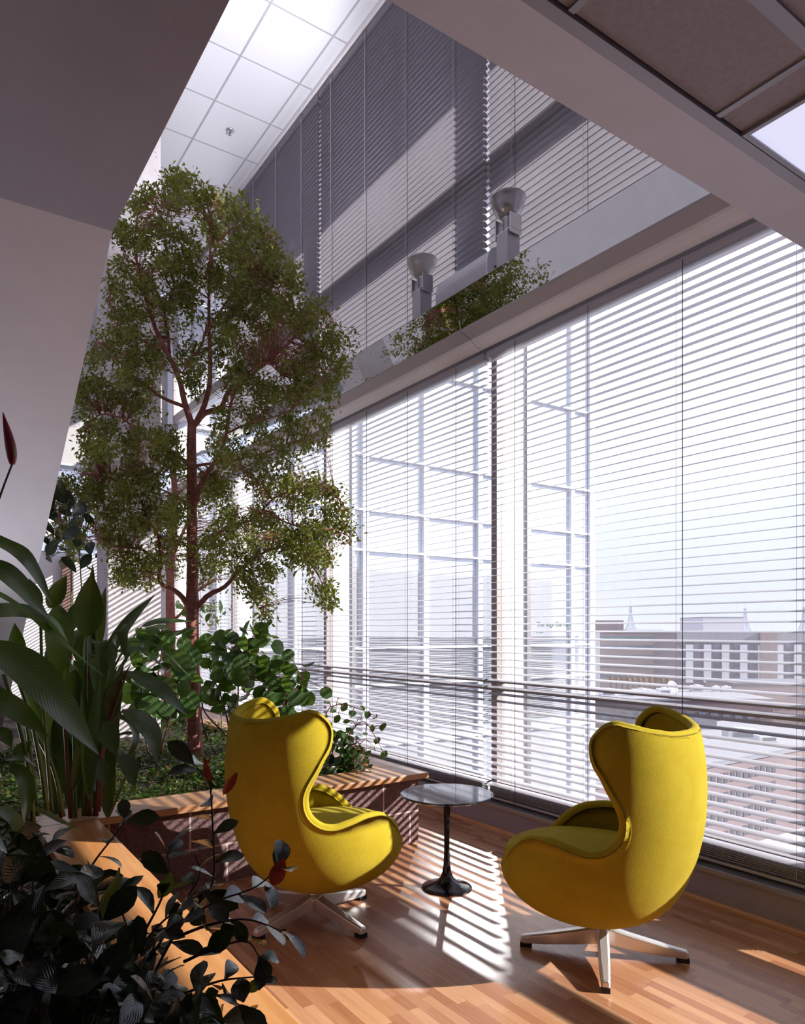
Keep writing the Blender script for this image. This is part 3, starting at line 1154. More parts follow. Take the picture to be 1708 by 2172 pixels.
def twig_leaves(P, every, L, W, shape, mat, parent, name='leaves', curl=(.2, .9), droop=.0, nseg=5, fold=.22, spread=.8, start=.12, facecam=.5, tip=2, only_data=False):
    """alternate leaves along a stem"""
    sp_ = spline(P, 80)
    d = np.concatenate([[0], np.cumsum(np.linalg.norm(np.diff(sp_, axis=0), axis=1))])
    q = np.arange(d[-1] * start, d[-1], every)
    q = np.concatenate([q, [d[-1]] * tip])
    pos = np.stack([np.interp(q, d, sp_[:, k]) for k in range(3)], -1)
    T = unit(np.stack([np.interp(q, d, np.gradient(sp_[:, k])) for k in range(3)], -1))
    n = len(q)
    rv = rand_dirs(n)
    sd = unit(np.cross(T, UP + rv * .4)) * np.where(np.arange(n) % 2, 1, -1)[:, None]
    D = unit(T * .55 + sd * spread + rv * .35 - UP * droop)
    N = unit(UP * .7 + TOCAM(pos) * facecam + rand_dirs(n) * .55)
    r = RNG.uniform(.75, 1.15, n)
    arr = leaf_arrays(pos, D, N, L * r, W * r, nseg, shape, RNG.uniform(*curl, n), fold)
    if only_data:
        return arr
    return from_arrays(name, *arr[:2], mat, parent, arr[2])


def stem(name, P, r0, r1, mat, parent, n=16, ns=7):
    sp_ = spline(P, n)
    return MB().tube(sp_, list(np.linspace(r0, r1, n)), ns).build(name, mat, parent, smooth=True)


# ================================================================== THE TALL TREE
TD = 5.55
tree = thing('fig_tree', 'tall indoor tree with reddish bark and small leaves, in front of the concrete column', 'tree', (0, 0, 0))
trunk_px = [(418, 1625), (412, 1560), (410, 1440), (408, 1300), (408, 1180), (407, 1080), (407, 992), (406, 945), (407, 903)]
tp = pix(trunk_px, TD)
tp = spline(tp, 40)
rad = np.interp(np.linspace(0, 1, 40), [0, .1, .42, .47, .52, .9, 1], [.066, .055, .047, .054, .044, .037, .034])
rad = rad * (1 + .03 * np.sin(np.arange(40) * 2.1))
MB().tube(tp, list(rad), 16).build('trunk', M['bark'], tree, smooth=True)
LIMBS = [  # (points (px, py, depth), start radius, end radius)
    ([(408, 905, 5.55), (390, 848, 5.50), (380, 808, 5.46), (357, 759, 5.4), (325, 693, 5.35), (312, 654, 5.3), (295, 598, 5.25), (282, 520, 5.2), (290, 450, 5.2)], .028, .006),
    ([(358, 760, 5.42), (359, 740, 5.5), (354, 703, 5.55), (348, 654, 5.6), (364, 621, 5.6), (361, 566, 5.65), (348, 520, 5.7), (352, 430, 5.7)], .015, .004),
    ([(349, 660, 5.6), (335, 620, 5.5), (310, 575, 5.4), (270, 548, 5.3)], .010, .003),
    ([(408, 905, 5.55), (433, 880, 5.6), (472, 866, 5.65), (489, 834, 5.7), (525, 812, 5.75), (558, 785, 5.75), (610, 745, 5.7), (660, 690, 5.6), (700, 668, 5.5)], .028, .005),
    ([(420, 890, 5.56), (433, 862, 5.56), (443, 828, 5.55), (444, 730, 5.5), (441, 641, 5.5), (444, 533, 5.5), (445, 470, 5.5), (437, 420, 5.5)], .024, .005),
    ([(441, 690, 5.5), (425, 735, 5.45), (402, 760, 5.4), (392, 790, 5.35)], .012, .006),
    ([(443, 560, 5.5), (470, 505, 5.45), (520, 480, 5.35), (560, 500, 5.3)], .010, .003),
    ([(445, 478, 5.5), (430, 455, 5.5), (408, 448, 5.5), (385, 455, 5.5)], .007, .003),
    ([(441, 700, 5.5), (480, 640, 5.5), (540, 590, 5.4), (600, 600, 5.3)], .011, .003),
    ([(412, 1072, 5.53), (430, 1018, 5.45), (459, 969, 5.4), (472, 936, 5.38), (482, 887, 5.36), (488, 850, 5.35), (515, 800, 5.3), (560, 770, 5.2), (600, 800, 5.1)], .024, .004),
    ([(404, 990, 5.55), (375, 965, 5.5), (348, 949, 5.45), (295, 917, 5.35), (262, 887, 5.3), (215, 880, 5.25), (185, 905, 5.2)], .020, .004),
    ([(390, 862, 5.5), (341, 841, 5.42), (289, 802, 5.35), (249, 762, 5.3), (203, 723, 5.25)], .016, .004),
    ([(340, 745, 5.4), (300, 720, 5.35), (262, 690, 5.3), (235, 640, 5.25)], .010, .003),
    ([(408, 1300, 5.55), (377, 1257, 5.5), (344, 1238, 5.42), (343, 1182, 5.4), (335, 1130, 5.38), (315, 1100, 5.35), (295, 1051, 5.3), (262, 1030, 5.25), (215, 1010, 5.2)], .026, .004),
    ([(343, 1200, 5.4), (300, 1165, 5.3), (240, 1160, 5.2), (190, 1120, 5.1), (120, 1105, 5.0)], .014, .003),
    ([(410, 1295, 5.55), (440, 1265, 5.5), (469, 1248, 5.45), (512, 1202, 5.4), (558, 1170, 5.35), (600, 1160, 5.3), (640, 1180, 5.25)], .026, .004),
    ([(412, 1168, 5.55), (453, 1136, 5.5), (492, 1116, 5.45), (538, 1100, 5.4), (565, 1085, 5.35), (600, 1110, 5.3), (660, 1130, 5.25)], .018, .004),
    ([(400, 1070, 5.55), (375, 1055, 5.5), (348, 1041, 5.5), (310, 1020, 5.4)], .014, .004),
    ([(540, 1100, 5.4), (590, 1050, 5.35), (631, 1033, 5.3), (671, 1024, 5.25), (708, 1039, 5.2), (731, 1086, 5.18), (744, 1145, 5.18)], .010, .002),
    ([(405, 990, 5.55), (440, 985, 5.6), (500, 975, 5.6), (560, 960, 5.5), (640, 930, 5.4), (690, 935, 5.3)], .014, .003),
    ([(475, 920, 5.4), (530, 900, 5.3), (590, 880, 5.2), (650, 850, 5.1)], .010, .003),
    ([(500, 1210, 5.4), (530, 1240, 5.35), (545, 1290, 5.3)], .008, .002),
]
nodes = [tp[20:]]
for pts, r0, r1 in LIMBS:
    P3 = pix(pts)
    n = 30
    q = spline(P3, n)
    q[2:] += np.cumsum(RNG.normal(0, .0022, (n - 2, 3)), 0)
    MB().tube(q, list(r0 + (r1 - r0) * np.linspace(0, 1, n) ** .7), 9).build('branch', M['bark'], tree, smooth=True)
    nodes.append(q[5:])
nodes = np.concatenate(nodes)


def crown(parent, polys, nodes, nleaf, L, W, spread_d, mat, dens_seed=3, shape='obovate', twig_mat='bark', tw=.003):
    """leaf sprays filling the crown: each spray is a twig grown from the nearest limb, then its leaves"""
    tw_ = MB()
    parts = []
    for poly, cnt, d0, dd in polys:
        q = sample_poly(poly, cnt)
        # clumps: pull the samples toward random centres
        cen = sample_poly(poly, max(6, cnt // 16))
        k = np.argmin(((q[:, None] - cen[None]) ** 2).sum(-1), 1)
        q = q * .62 + cen[k] * .38 + RNG.normal(0, 3, q.shape)
        dep = d0 + RNG.normal(0, dd, cnt) * .55 + (RNG.normal(0, dd, len(cen)) * .6)[k]
        C3 = np.array([at(a_[0], a_[1], d_) for a_, d_ in zip(q, dep)])
        for c in C3:
            dist = np.linalg.norm(nodes - c, axis=1) + np.maximum(0, nodes[:, 2] - c[2]) * .5
            nd = nodes[np.argmin(dist)]
            v = c - nd
            m_ = nd + v * .55 + UP * .10 * np.linalg.norm(v) + RNG.normal(0, .012, 3)
            cv = spline([nd, m_, c], 6)
            tw_.tube(cv, [tw * 1.5, tw * 1.2, tw, tw * .8, tw * .6, tw * .4], 4, cap=False)
            T = unit(cv[-1] - cv[-3])
            n = RNG.poisson(nleaf) + 3
            s = RNG.uniform(-.02, .085, n)
            B = c + T * s[:, None] + RNG.normal(0, .028, (n, 3))
            D = unit(T * .35 + rand_dirs(n) * .9 + UP * .08)
            N = unit(UP * .8 + rand_dirs(n) * .75)
            r = RNG.uniform(.65, 1.2, n)
            parts.append(leaf_arrays(B, D, N, L * r, W * r, 2, shape, RNG.uniform(.1, .7, n), .22))
    tw_.build('twigs', M[twig_mat], parent)
    V, F, U = merge(parts)
    from_arrays('leaves', V, F, mat, parent, U, smooth=False)
    return len(F)


CROWN = [
    ([(330, 400), (365, 365), (415, 372), (425, 420), (470, 398), (515, 430), (545, 470), (590, 500), (610, 545), (632, 600), (640, 640), (560, 650), (470, 650), (440, 560), (420, 470), (380, 440), (340, 460)], 330, 5.45, .35),
    ([(300, 410), (345, 400), (350, 470), (420, 520), (440, 640), (360, 660), (300, 640), (225, 640), (235, 560), (240, 490)], 230, 5.4, .35),
    ([(225, 640), (330, 650), (350, 760), (330, 870), (200, 880), (190, 780), (205, 700)], 210, 5.35, .35),
    ([(340, 640), (440, 640), (450, 780), (400, 860), (350, 800)], 60, 5.5, .35),
    ([(450, 640), (640, 640), (735, 690), (738, 770), (700, 820), (600, 850), (500, 850), (450, 780)], 320, 5.35, .4),
    ([(480, 850), (700, 800), (712, 880), (690, 960), (600, 1000), (480, 1010), (430, 960)], 190, 5.35, .4),
    ([(165, 800), (200, 800), (210, 900), (190, 960), (160, 930)], 36, 5.25, .2),
    ([(200, 890), (340, 900), (400, 960), (390, 1040), (210, 1010), (150, 1010)], 180, 5.35, .3),
    ([(130, 1000), (300, 1000), (395, 1060), (390, 1150), (330, 1200), (230, 1190), (150, 1160), (80, 1130), (90, 1080)], 330, 5.25, .3),
    ([(230, 1170), (340, 1190), (345, 1235), (290, 1250), (230, 1215)], 40, 5.3, .2),
    ([(420, 980), (600, 1000), (690, 1010), (705, 1100), (690, 1160), (560, 1180), (450, 1160), (420, 1080)], 240, 5.4, .4),
    ([(560, 1110), (700, 1100), (712, 1200), (690, 1310), (655, 1250), (600, 1190)], 110, 5.2, .25),
    ([(480, 1170), (560, 1150), (585, 1240), (570, 1320), (520, 1290)], 70, 5.3, .25),
    ([(640, 1010), (720, 1025), (752, 1150), (728, 1150), (700, 1050)], 30, 5.2, .1),
    ([(380, 1170), (440, 1120), (500, 1180), (440, 1230)], 40, 5.55, .3),
]
CROWN = [(a_, int(b_ * 1.4), c_, d_) for a_, b_, c_, d_ in CROWN]
crown(tree, CROWN, nodes, 15, .041, .019, .3, M['leaf_tree'], tw=.0019)

# second, thinner tree further back by the column
t2 = thing('fig_tree', 'thinner second tree trunk behind the tall tree, right beside the concrete column', 'tree', (0, 0, 0))
tq = spline(pix([(362, 1545), (360, 1440), (362, 1330), (361, 1240), (366, 1150), (372, 1080), (368, 1000)], 7.75), 24)
MB().tube(tq, list(np.linspace(.065, .03, 24)), 12).build('trunk', M['bark'], t2, smooth=True)
lim2 = [[(361, 1320, 7.75), (385, 1300, 7.7), (400, 1270, 7.7)], [(366, 1180, 7.75), (388, 1130, 7.7), (410, 1080, 7.6), (440, 1040, 7.5)], [(361, 1250, 7.75), (353, 1200, 7.75), (358, 1150, 7.7)]]
nn = [tq[10:]]
for pts in lim2:
    q = spline(pix(pts), 14)
    MB().tube(q, list(np.linspace(.022, .006, 14)), 7).build('branch', M['bark'], t2, smooth=True)
    nn.append(q)
crown(t2, [([(356, 990), (500, 960), (560, 1080), (540, 1220), (430, 1330), (380, 1340), (356, 1290)], 150, 7.7, .2)], np.concatenate(nn), 12, .045, .02, .2, M['leaf_tree'])

# ================================================================== ROUND-LEAVED SHRUBS
def shrub(label, cat, stems, leaf_px, d0, dd, L, W, mat, shape, stem_mat, name='round_leaf_shrub', soil_px=None, fold=.12, nseg=6, curl=(.2, .7), base_r=.008):
    t = thing(name, label, cat, (0, 0, 0))
    nodes_ = []
    for pts in stems:
        q = spline(pix(pts), 18)
        MB().tube(q, list(np.linspace(base_r, base_r * .4, 18)), 7).build('stem', M[stem_mat], t, smooth=True)
        nodes_.append(q[4:])
    nodes_ = np.concatenate(nodes_)
    m_ = MB()
    Bs = []
    for (x, y) in leaf_px:
        c = at(x, y, d0 + RNG.normal(0, dd))
        nd = nodes_[np.argmin(np.linalg.norm(nodes_ - c, axis=1))]
        m_.tube(spline([nd, (nd + c) / 2 + UP * .02, c], 6), [.0035, .003, .003, .0025, .0025, .002], 5, cap=False)
        Bs.append(c)
    m_.build('leaf_stalks', M[stem_mat], t, smooth=True)
    Bs = np.array(Bs)
    n = len(Bs)
    D = unit(rand_dirs(n) * .8 - UP * .25)
    N = unit(TOCAM(Bs) * .6 + UP * .5 + rand_dirs(n) * .6)
    r = RNG.uniform(.7, 1.15, n)
    B0 = Bs - D * (L * r * .5)[:, None]
    leaves('leaves', M[mat], t, B0, D, N, L * r, W * r, nseg=nseg, shape=shape, curl=RNG.uniform(*curl, n), fold=fold)
    return t


def c6(*p):
    return [(360 + x * .281, 1280 + y * .281) for x, y in p]


gl = c6((500, 390), (480, 260), (640, 190), (720, 150), (760, 240), (820, 330), (720, 390), (860, 470), (650, 470), (540, 480), (440, 480), (330, 460), (280, 280), (400, 560),
        (310, 620), (300, 700), (430, 640), (600, 540), (740, 580), (880, 580), (950, 560), (1000, 680), (930, 820), (840, 840), (700, 640), (640, 640), (470, 740), (350, 760),
        (560, 210), (600, 300), (680, 290), (900, 390), (980, 610), (1050, 720), (250, 330), (270, 450), (380, 490), (590, 620), (800, 700), (760, 760), (1010, 560), (880, 500),
        (520, 560), (360, 340), (930, 720), (680, 740), (560, 700), (420, 720), (1180, 670), (1050, 460), (790, 480), (830, 620), (620, 400), (700, 500), (900, 640))
extra = sample_poly(c6((240, 260), (480, 220), (650, 150), (830, 300), (1000, 520), (1080, 740), (980, 860), (300, 800), (230, 560)), 90)
gl = gl + [tuple(p_) for p_ in extra]
shrub('dark green round-leaved shrub right behind the left-hand yellow chair, below the tree branches', 'plant',
      [[(500, 1560, 5.3), (505, 1480, 5.3), (510, 1400, 5.3), (540, 1345, 5.3)], [(490, 1560, 5.3), (470, 1480, 5.3), (445, 1420, 5.3)], [(515, 1560, 5.2), (560, 1480, 5.2), (590, 1420, 5.2)],
       [(530, 1560, 5.2), (600, 1500, 5.1), (640, 1440, 5.1)], [(480, 1560, 5.4), (430, 1500, 5.5), (425, 1440, 5.5)], [(500, 1560, 5.4), (480, 1400, 5.4), (500, 1370, 5.4)], [(440, 1570, 5.3), (428, 1500, 5.2), (440, 1470, 5.2)]],
      gl, 5.25, .16, .125, .115, 'leaf_grape', 'round', 'stem_red')
g2 = [(300, 1345), (345, 1350), (390, 1365), (320, 1380), (360, 1390), (410, 1395), (300, 1410), (345, 1420), (385, 1430), (310, 1440), (340, 1450), (390, 1460), (330, 1470), (370, 1475), (405, 1480),
      (290, 1460), (355, 1500), (380, 1400), (335, 1330), (400, 1340), (280, 1390), (395, 1500), (315, 1490), (280, 1430), (350, 1370), (300, 1380), (415, 1440), (270, 1470), (320, 1350), (375, 1340)]
g2 += [tuple(p_) for p_ in sample_poly([(270, 1340), (400, 1335), (415, 1500), (330, 1530), (255, 1490)], 38)]
shrub('broad-leaved dark shrub between the concrete column and the tall tree trunk', 'plant',
      [[(330, 1600, 4.9), (330, 1500, 4.9), (340, 1400, 4.9), (350, 1350, 4.9)], [(340, 1600, 4.9), (365, 1500, 4.8), (385, 1420, 4.8)], [(315, 1600, 4.9), (300, 1500, 4.9), (300, 1420, 4.9)]],
      g2, 4.85, .15, .16, .13, 'leaf_grape', 'round', 'stem_red')
# drooping shrub over the wooden cap at the window end
trail = [(690, 1600), (700, 1560), (720, 1590), (740, 1620), (760, 1600), (730, 1560), (715, 1630), (750, 1580), (770, 1625), (700, 1620), (745, 1640), (725, 1610), (780, 1600), (690, 1630), (760, 1640), (735, 1590),
         (705, 1585), (750, 1610), (775, 1640), (720, 1640), (695, 1490), (708, 1505), (730, 1500), (748, 1512), (765, 1520), (780, 1515), (798, 1522), (812, 1540), (790, 1545), (775, 1555), (800, 1570), (795, 1590), (815, 1600),
         (715, 1525), (735, 1530), (755, 1540), (720, 1480), (690, 1520), (770, 1500), (742, 1550), (700, 1540), (785, 1575), (760, 1565), (712, 1570), (690, 1575), (740, 1575)]
trail += [tuple(p_) for p_ in sample_poly([(684, 1550), (730, 1550), (770, 1590), (790, 1640), (770, 1655), (690, 1650)], 120)]
shrub('drooping bushy plant spilling over the wooden seat cap near the window', 'plant',
      [[(700, 1650, 4.95), (690, 1560, 4.95), (700, 1500, 4.95), (730, 1495, 4.9), (800, 1520, 4.85)], [(720, 1650, 4.9), (740, 1560, 4.9), (770, 1530, 4.85), (800, 1570, 4.8), (815, 1600, 4.8)],
       [(730, 1650, 4.9), (730, 1600, 4.9), (760, 1575, 4.85), (775, 1610, 4.8)], [(710, 1650, 4.9), (705, 1600, 4.9), (715, 1560, 4.9)], [(745, 1650, 4.9), (755, 1610, 4.85), (770, 1635, 4.8)]],
      trail, 4.9, .09, .075, .052, 'leaf_grape', 'oval', 'stem_red', 'trailing_shrub', base_r=.005)
# lobed dark plant in the shade under the stair edge
hang = [(105, 1065), (125, 1055), (150, 1060), (110, 1090), (140, 1085), (170, 1080), (100, 1115), (130, 1110), (160, 1105), (190, 1100), (95, 1140), (120, 1135), (150, 1130), (180, 1125), (110, 1160), (135, 1160), (165, 1150),
        (105, 1185), (140, 1180), (170, 1175), (190, 1160), (90, 1170), (130, 1040), (180, 1190), (190, 1200), (150, 1195)]
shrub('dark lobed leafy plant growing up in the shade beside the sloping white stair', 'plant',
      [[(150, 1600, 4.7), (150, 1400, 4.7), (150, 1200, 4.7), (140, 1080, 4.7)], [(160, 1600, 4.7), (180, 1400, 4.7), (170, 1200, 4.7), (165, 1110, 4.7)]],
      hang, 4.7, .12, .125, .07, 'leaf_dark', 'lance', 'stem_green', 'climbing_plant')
gv = [(380, 1285), (395, 1300), (430, 1290), (450, 1275), (470, 1285), (440, 1310), (460, 1320), (475, 1300)]
shrub('small bright-leaved shoot beside the tree trunk at the lowest fork', 'plant',
      [[(470, 1560, 5.9), (468, 1450, 5.9), (460, 1350, 5.9), (455, 1280, 5.9)]], gv, 5.9, .06, .12, .06, 'leaf_grape', 'lance', 'stem_green', 'leafy_shoot', base_r=.005)

# ================================================================== LONG-LEAVED GINGER CLUMP ON THE LEFT
def long_plant(label, blades, stems, mat='leaf_long', name='ginger_plant'):
    t = thing(name, label, 'plant', (0, 0, 0))
    for pts, wpx, face in blades:
        P = pix(pts)
        d = np.mean([p_[2] for p_ in pts])
        f = TOCAM(P.mean(0)) * face[0] + UP * face[1] + RGT * face[2]
        V, F, U = blade(P, wpx * d / FPX * 1.12, f, 'lance', 18, .22, 4, .04)
        from_arrays('leaf_blade', V, F, M[mat], t, U)
    for pts, r0, r1, mt in stems:
        stem('stem', pix(pts), r0, r1, M[mt], t)
    return t


long_plant('large dark-green long-leaved clump at the left edge, under the sloping stair', [
    ([(-70, 1372, 2.45), (0, 1385, 2.5), (50, 1415, 2.5), (104, 1470, 2.5), (160, 1540, 2.55), (209, 1600, 2.6)], 78, (.8, .7, .2)),
    ([(-40, 1125, 2.7), (0, 1150, 2.7), (45, 1176, 2.7), (78, 1220, 2.75), (110, 1283, 2.8)], 34, (.7, .5, .5)),
    ([(-50, 1190, 2.6), (0, 1208, 2.6), (40, 1240, 2.65), (75, 1280, 2.7), (105, 1312, 2.75)], 42, (.8, .5, .2)),
    ([(-40, 1240, 2.9), (0, 1262, 2.9), (58, 1300, 2.95), (138, 1369, 3.0), (222, 1436, 3.1)], 22, (.5, 1, -.3)),
    ([(-50, 1310, 2.8), (0, 1298, 2.8), (60, 1302, 2.9), (110, 1320, 3.0), (145, 1362, 3.1)], 44, (.7, .7, 0)),
    ([(-40, 1450, 2.4), (0, 1486, 2.4), (46, 1515, 2.45), (102, 1562, 2.5)], 46, (.9, .4, .1)),
    ([(41, 1405, 2.9), (36, 1370, 2.9), (31, 1322, 2.9)], 30, (1, .1, .2)),
    ([(85, 1290, 3.0), (74, 1262, 3.0), (62, 1228, 3.0)], 28, (1, .2, -.4)),
    ([(104, 1290, 3.2), (120, 1258, 3.2), (141, 1220, 3.2)], 32, (1, .2, .3)),
    ([(17, 1620, 2.5), (45, 1640, 2.5), (56, 1690, 2.5), (51, 1750, 2.5)], 32, (.9, .3, .5)),
    ([(10, 1612, 2.5), (45, 1608, 2.5), (79, 1628, 2.55)], 18, (.6, .9, 0)),
    ([(-10, 1712, 2.3), (25, 1735, 2.35), (48, 1775, 2.4), (66, 1815, 2.4)], 30, (.8, .4, .6)),
    ([(-15, 1570, 2.3), (5, 1558, 2.3), (25, 1585, 2.3)], 30, (.9, .5, 0)),
    ([(30, 1610, 2.7), (50, 1590, 2.7), (68, 1572, 2.7)], 30, (.9, .5, 0)),
], [([(35, 1435, 2.9), (62, 1509, 2.9), (85, 1615, 2.9), (100, 1720, 3.0)], .008, .010, 'stem_green'), ([(60, 1500, 3.1), (76, 1553, 3.1), (110, 1622, 3.1), (135, 1730, 3.2)], .007, .010, 'stem_green'),
    ([(8, 1430, 2.7), (30, 1500, 2.7), (60, 1620, 2.7), (70, 1740, 2.8)], .008, .011, 'stem_green'), ([(40, 1405, 2.9), (60, 1560, 2.95), (80, 1730, 3.0)], .006, .009, 'stem_green'),
    ([(86, 1290, 3.0), (90, 1450, 3.05), (110, 1720, 3.1)], .006, .009, 'stem_green'), ([(-70, 1372, 2.45), (-90, 1500, 2.5), (-80, 1750, 2.55)], .008, .012, 'stem_green')])
fill_ = []
for k in range(34):
    bx_ = RNG.uniform(95, 235)
    d_ = RNG.uniform(3.15, 3.9)
    tx, ty = bx_ + RNG.normal(0, 60), RNG.uniform(1330, 1560)
    ln = RNG.uniform(150, 300)
    sx = (tx - bx_) * .5
    if k % 3 == 0:                                              # arching over
        fill_.append(([(bx_ + sx * .5, ty + ln * .6, d_), (tx, ty + 20, d_), (tx + sx * .8, ty, d_ - .05), (tx + sx * 2.0, ty + 70, d_ - .1)], RNG.uniform(26, 42), (.6, .8, RNG.uniform(-.5, .5))))
    else:
        fill_.append(([(bx_ + sx * .3, ty + ln, d_), (bx_ + sx * .8, ty + ln * .5, d_), (tx, ty, d_)], RNG.uniform(24, 40), (1, .1, RNG.uniform(-.6, .6))))
long_plant('long-leaved clump with sunlit green blades in front of the concrete column', [
    ([(122, 1282, 3.3), (126, 1340, 3.25), (124, 1400, 3.2), (119, 1452, 3.2)], 50, (1, .3, 0)),
    ([(183, 1352, 3.4), (186, 1310, 3.4), (190, 1262, 3.38), (195, 1216, 3.35)], 54, (1, -.1, .1)),
    ([(190, 1290, 3.55), (194, 1240, 3.55), (197, 1196, 3.55)], 14, (1, 0, .3)),
    ([(182, 1420, 3.45), (196, 1360, 3.5), (210, 1300, 3.5), (224, 1246, 3.5)], 36, (.8, .2, .6)),
    ([(178, 1400, 3.5), (184, 1370, 3.5), (196, 1320, 3.5)], 34, (1, .1, -.3)),
    ([(147, 1342, 3.45), (156, 1312, 3.45), (168, 1270, 3.45)], 32, (.9, .2, -.5)),
    ([(217, 1418, 3.5), (240, 1372, 3.55), (275, 1318, 3.6), (328, 1262, 3.7)], 29, (.8, .3, -.4)),
    ([(300, 1330, 3.7), (335, 1320, 3.75), (375, 1318, 3.8), (409, 1318, 3.85)], 22, (.5, .9, 0)),
    ([(268, 1361, 3.6), (326, 1368, 3.7), (365, 1399, 3.75), (404, 1437, 3.8)], 13, (.4, 1, .2)),
    ([(235, 1384, 3.55), (301, 1380, 3.6), (330, 1402, 3.65), (359, 1431, 3.7)], 17, (.5, 1, .1)),
    ([(270, 1425, 3.5), (300, 1440, 3.5), (340, 1465, 3.5), (398, 1518, 3.55)], 40, (.7, .8, .3)),
    ([(262, 1505, 3.4), (290, 1522, 3.35), (320, 1560, 3.3), (333, 1618, 3.25)], 50, (.7, .5, .6)),
    ([(242, 1514, 3.5), (272, 1530, 3.5), (287, 1570, 3.45), (264, 1618, 3.4)], 20, (.5, .3, .9)),
    ([(196, 1460, 3.5), (214, 1438, 3.5), (234, 1428, 3.5)], 26, (.6, 1, 0)),
    ([(232, 1518, 3.5), (240, 1480, 3.5), (253, 1430, 3.5)], 32, (.9, .2, .2)),
    ([(214, 1530, 3.45), (230, 1560, 3.4), (248, 1602, 3.35)], 42, (.9, .3, -.1)),
    ([(215, 1520, 3.5), (222, 1470, 3.5), (238, 1400, 3.55), (244, 1360, 3.55)], 20, (.9, .2, .5)),
    ([(235, 1470, 3.55), (256, 1420, 3.6), (285, 1372, 3.6)], 15, (.7, .3, -.7)),
    ([(160, 1420, 3.4), (150, 1470, 3.4), (165, 1540, 3.35)], 40, (1, .2, .2)),
    ([(150, 1400, 3.5), (170, 1440, 3.5), (180, 1500, 3.5)], 36, (1, .3, -.2)),
    ([(260, 1600, 3.3), (272, 1622, 3.25), (286, 1672, 3.2)], 32, (.8, .4, 0)),
    ([(200, 1608, 3.3), (214, 1630, 3.25), (222, 1672, 3.2)], 30, (.8, .4, 0)),
    ([(245, 1560, 3.5), (275, 1556, 3.5), (300, 1560, 3.5)], 14, (.4, 1, 0)),
] + fill_, [([(183, 1352, 3.42), (183, 1450, 3.45), (182, 1560, 3.5), (178, 1730, 3.55)], .006, .011, 'stem_green'), ([(190, 1400, 3.5), (188, 1560, 3.5), (190, 1730, 3.55)], .006, .011, 'stem_red'),
    ([(217, 1418, 3.5), (195, 1520, 3.5), (186, 1730, 3.55)], .006, .010, 'stem_green'), ([(124, 1300, 3.3), (135, 1500, 3.4), (150, 1735, 3.5)], .006, .011, 'stem_red'),
    ([(262, 1505, 3.45), (235, 1540, 3.5), (200, 1730, 3.55)], .005, .010, 'stem_red'), ([(300, 1330, 3.7), (250, 1400, 3.6), (196, 1600, 3.55), (190, 1730, 3.55)], .004, .010, 'stem_green'),
    ([(147, 1342, 3.45), (155, 1500, 3.5), (160, 1735, 3.55)], .006, .010, 'stem_green'), ([(240, 1480, 3.5), (215, 1600, 3.5), (205, 1730, 3.55)], .005, .010, 'stem_red'),
    ([(150, 1470, 3.4), (130, 1600, 3.45), (128, 1735, 3.5)], .006, .011, 'stem_red'), ([(270, 1425, 3.5), (225, 1560, 3.5), (210, 1720, 3.55)], .005, .010, 'stem_red'),
    ([(286, 1600, 3.3), (245, 1700, 3.5), (232, 1730, 3.55)], .004, .007, 'stem_green')])
long_plant('single narrow yellow-green leaf lying across the wooden cap corner', [([(54, 1708, 2.95), (90, 1722, 2.95), (125, 1740, 2.97), (173, 1762, 3.0)], 16, (.4, 1, 0))],
           [([(54, 1708, 2.95), (20, 1700, 2.95), (-20, 1730, 2.95)], .004, .006, 'stem_green')], 'leaf_olive', 'arching_leaf')

# red flower bud against the stair
fb = thing('flower_bud', 'slim dark red flower bud on a thin stalk against the sloping white stair', 'flower', (0, 0, 0))
bp = pix([(26, 985), (25, 965), (19, 930), (12, 900), (6, 874)], 2.6)
q = spline(bp, 22)
MB().tube(q, list(.0175 * np.sin(PI * np.linspace(.04, 1, 22) ** .62) ** .9 + .0008), 10).build('bud', M['red_bud'], fb, smooth=True)
q = spline(pix([(27, 985), (28, 965), (26, 940), (22, 925)], 2.595), 14)
MB().tube(q, list(.0075 * np.sin(PI * np.linspace(.06, .99, 14)) + .0008), 8).build('sheath', M['stem_green'], fb, smooth=True)
stem('stalk', pix([(26, 984), (14, 1015), (0, 1052), (-30, 1160), (-50, 1400), (-40, 1700)], 2.6), .0034, .007, M['bark_dark'], fb)

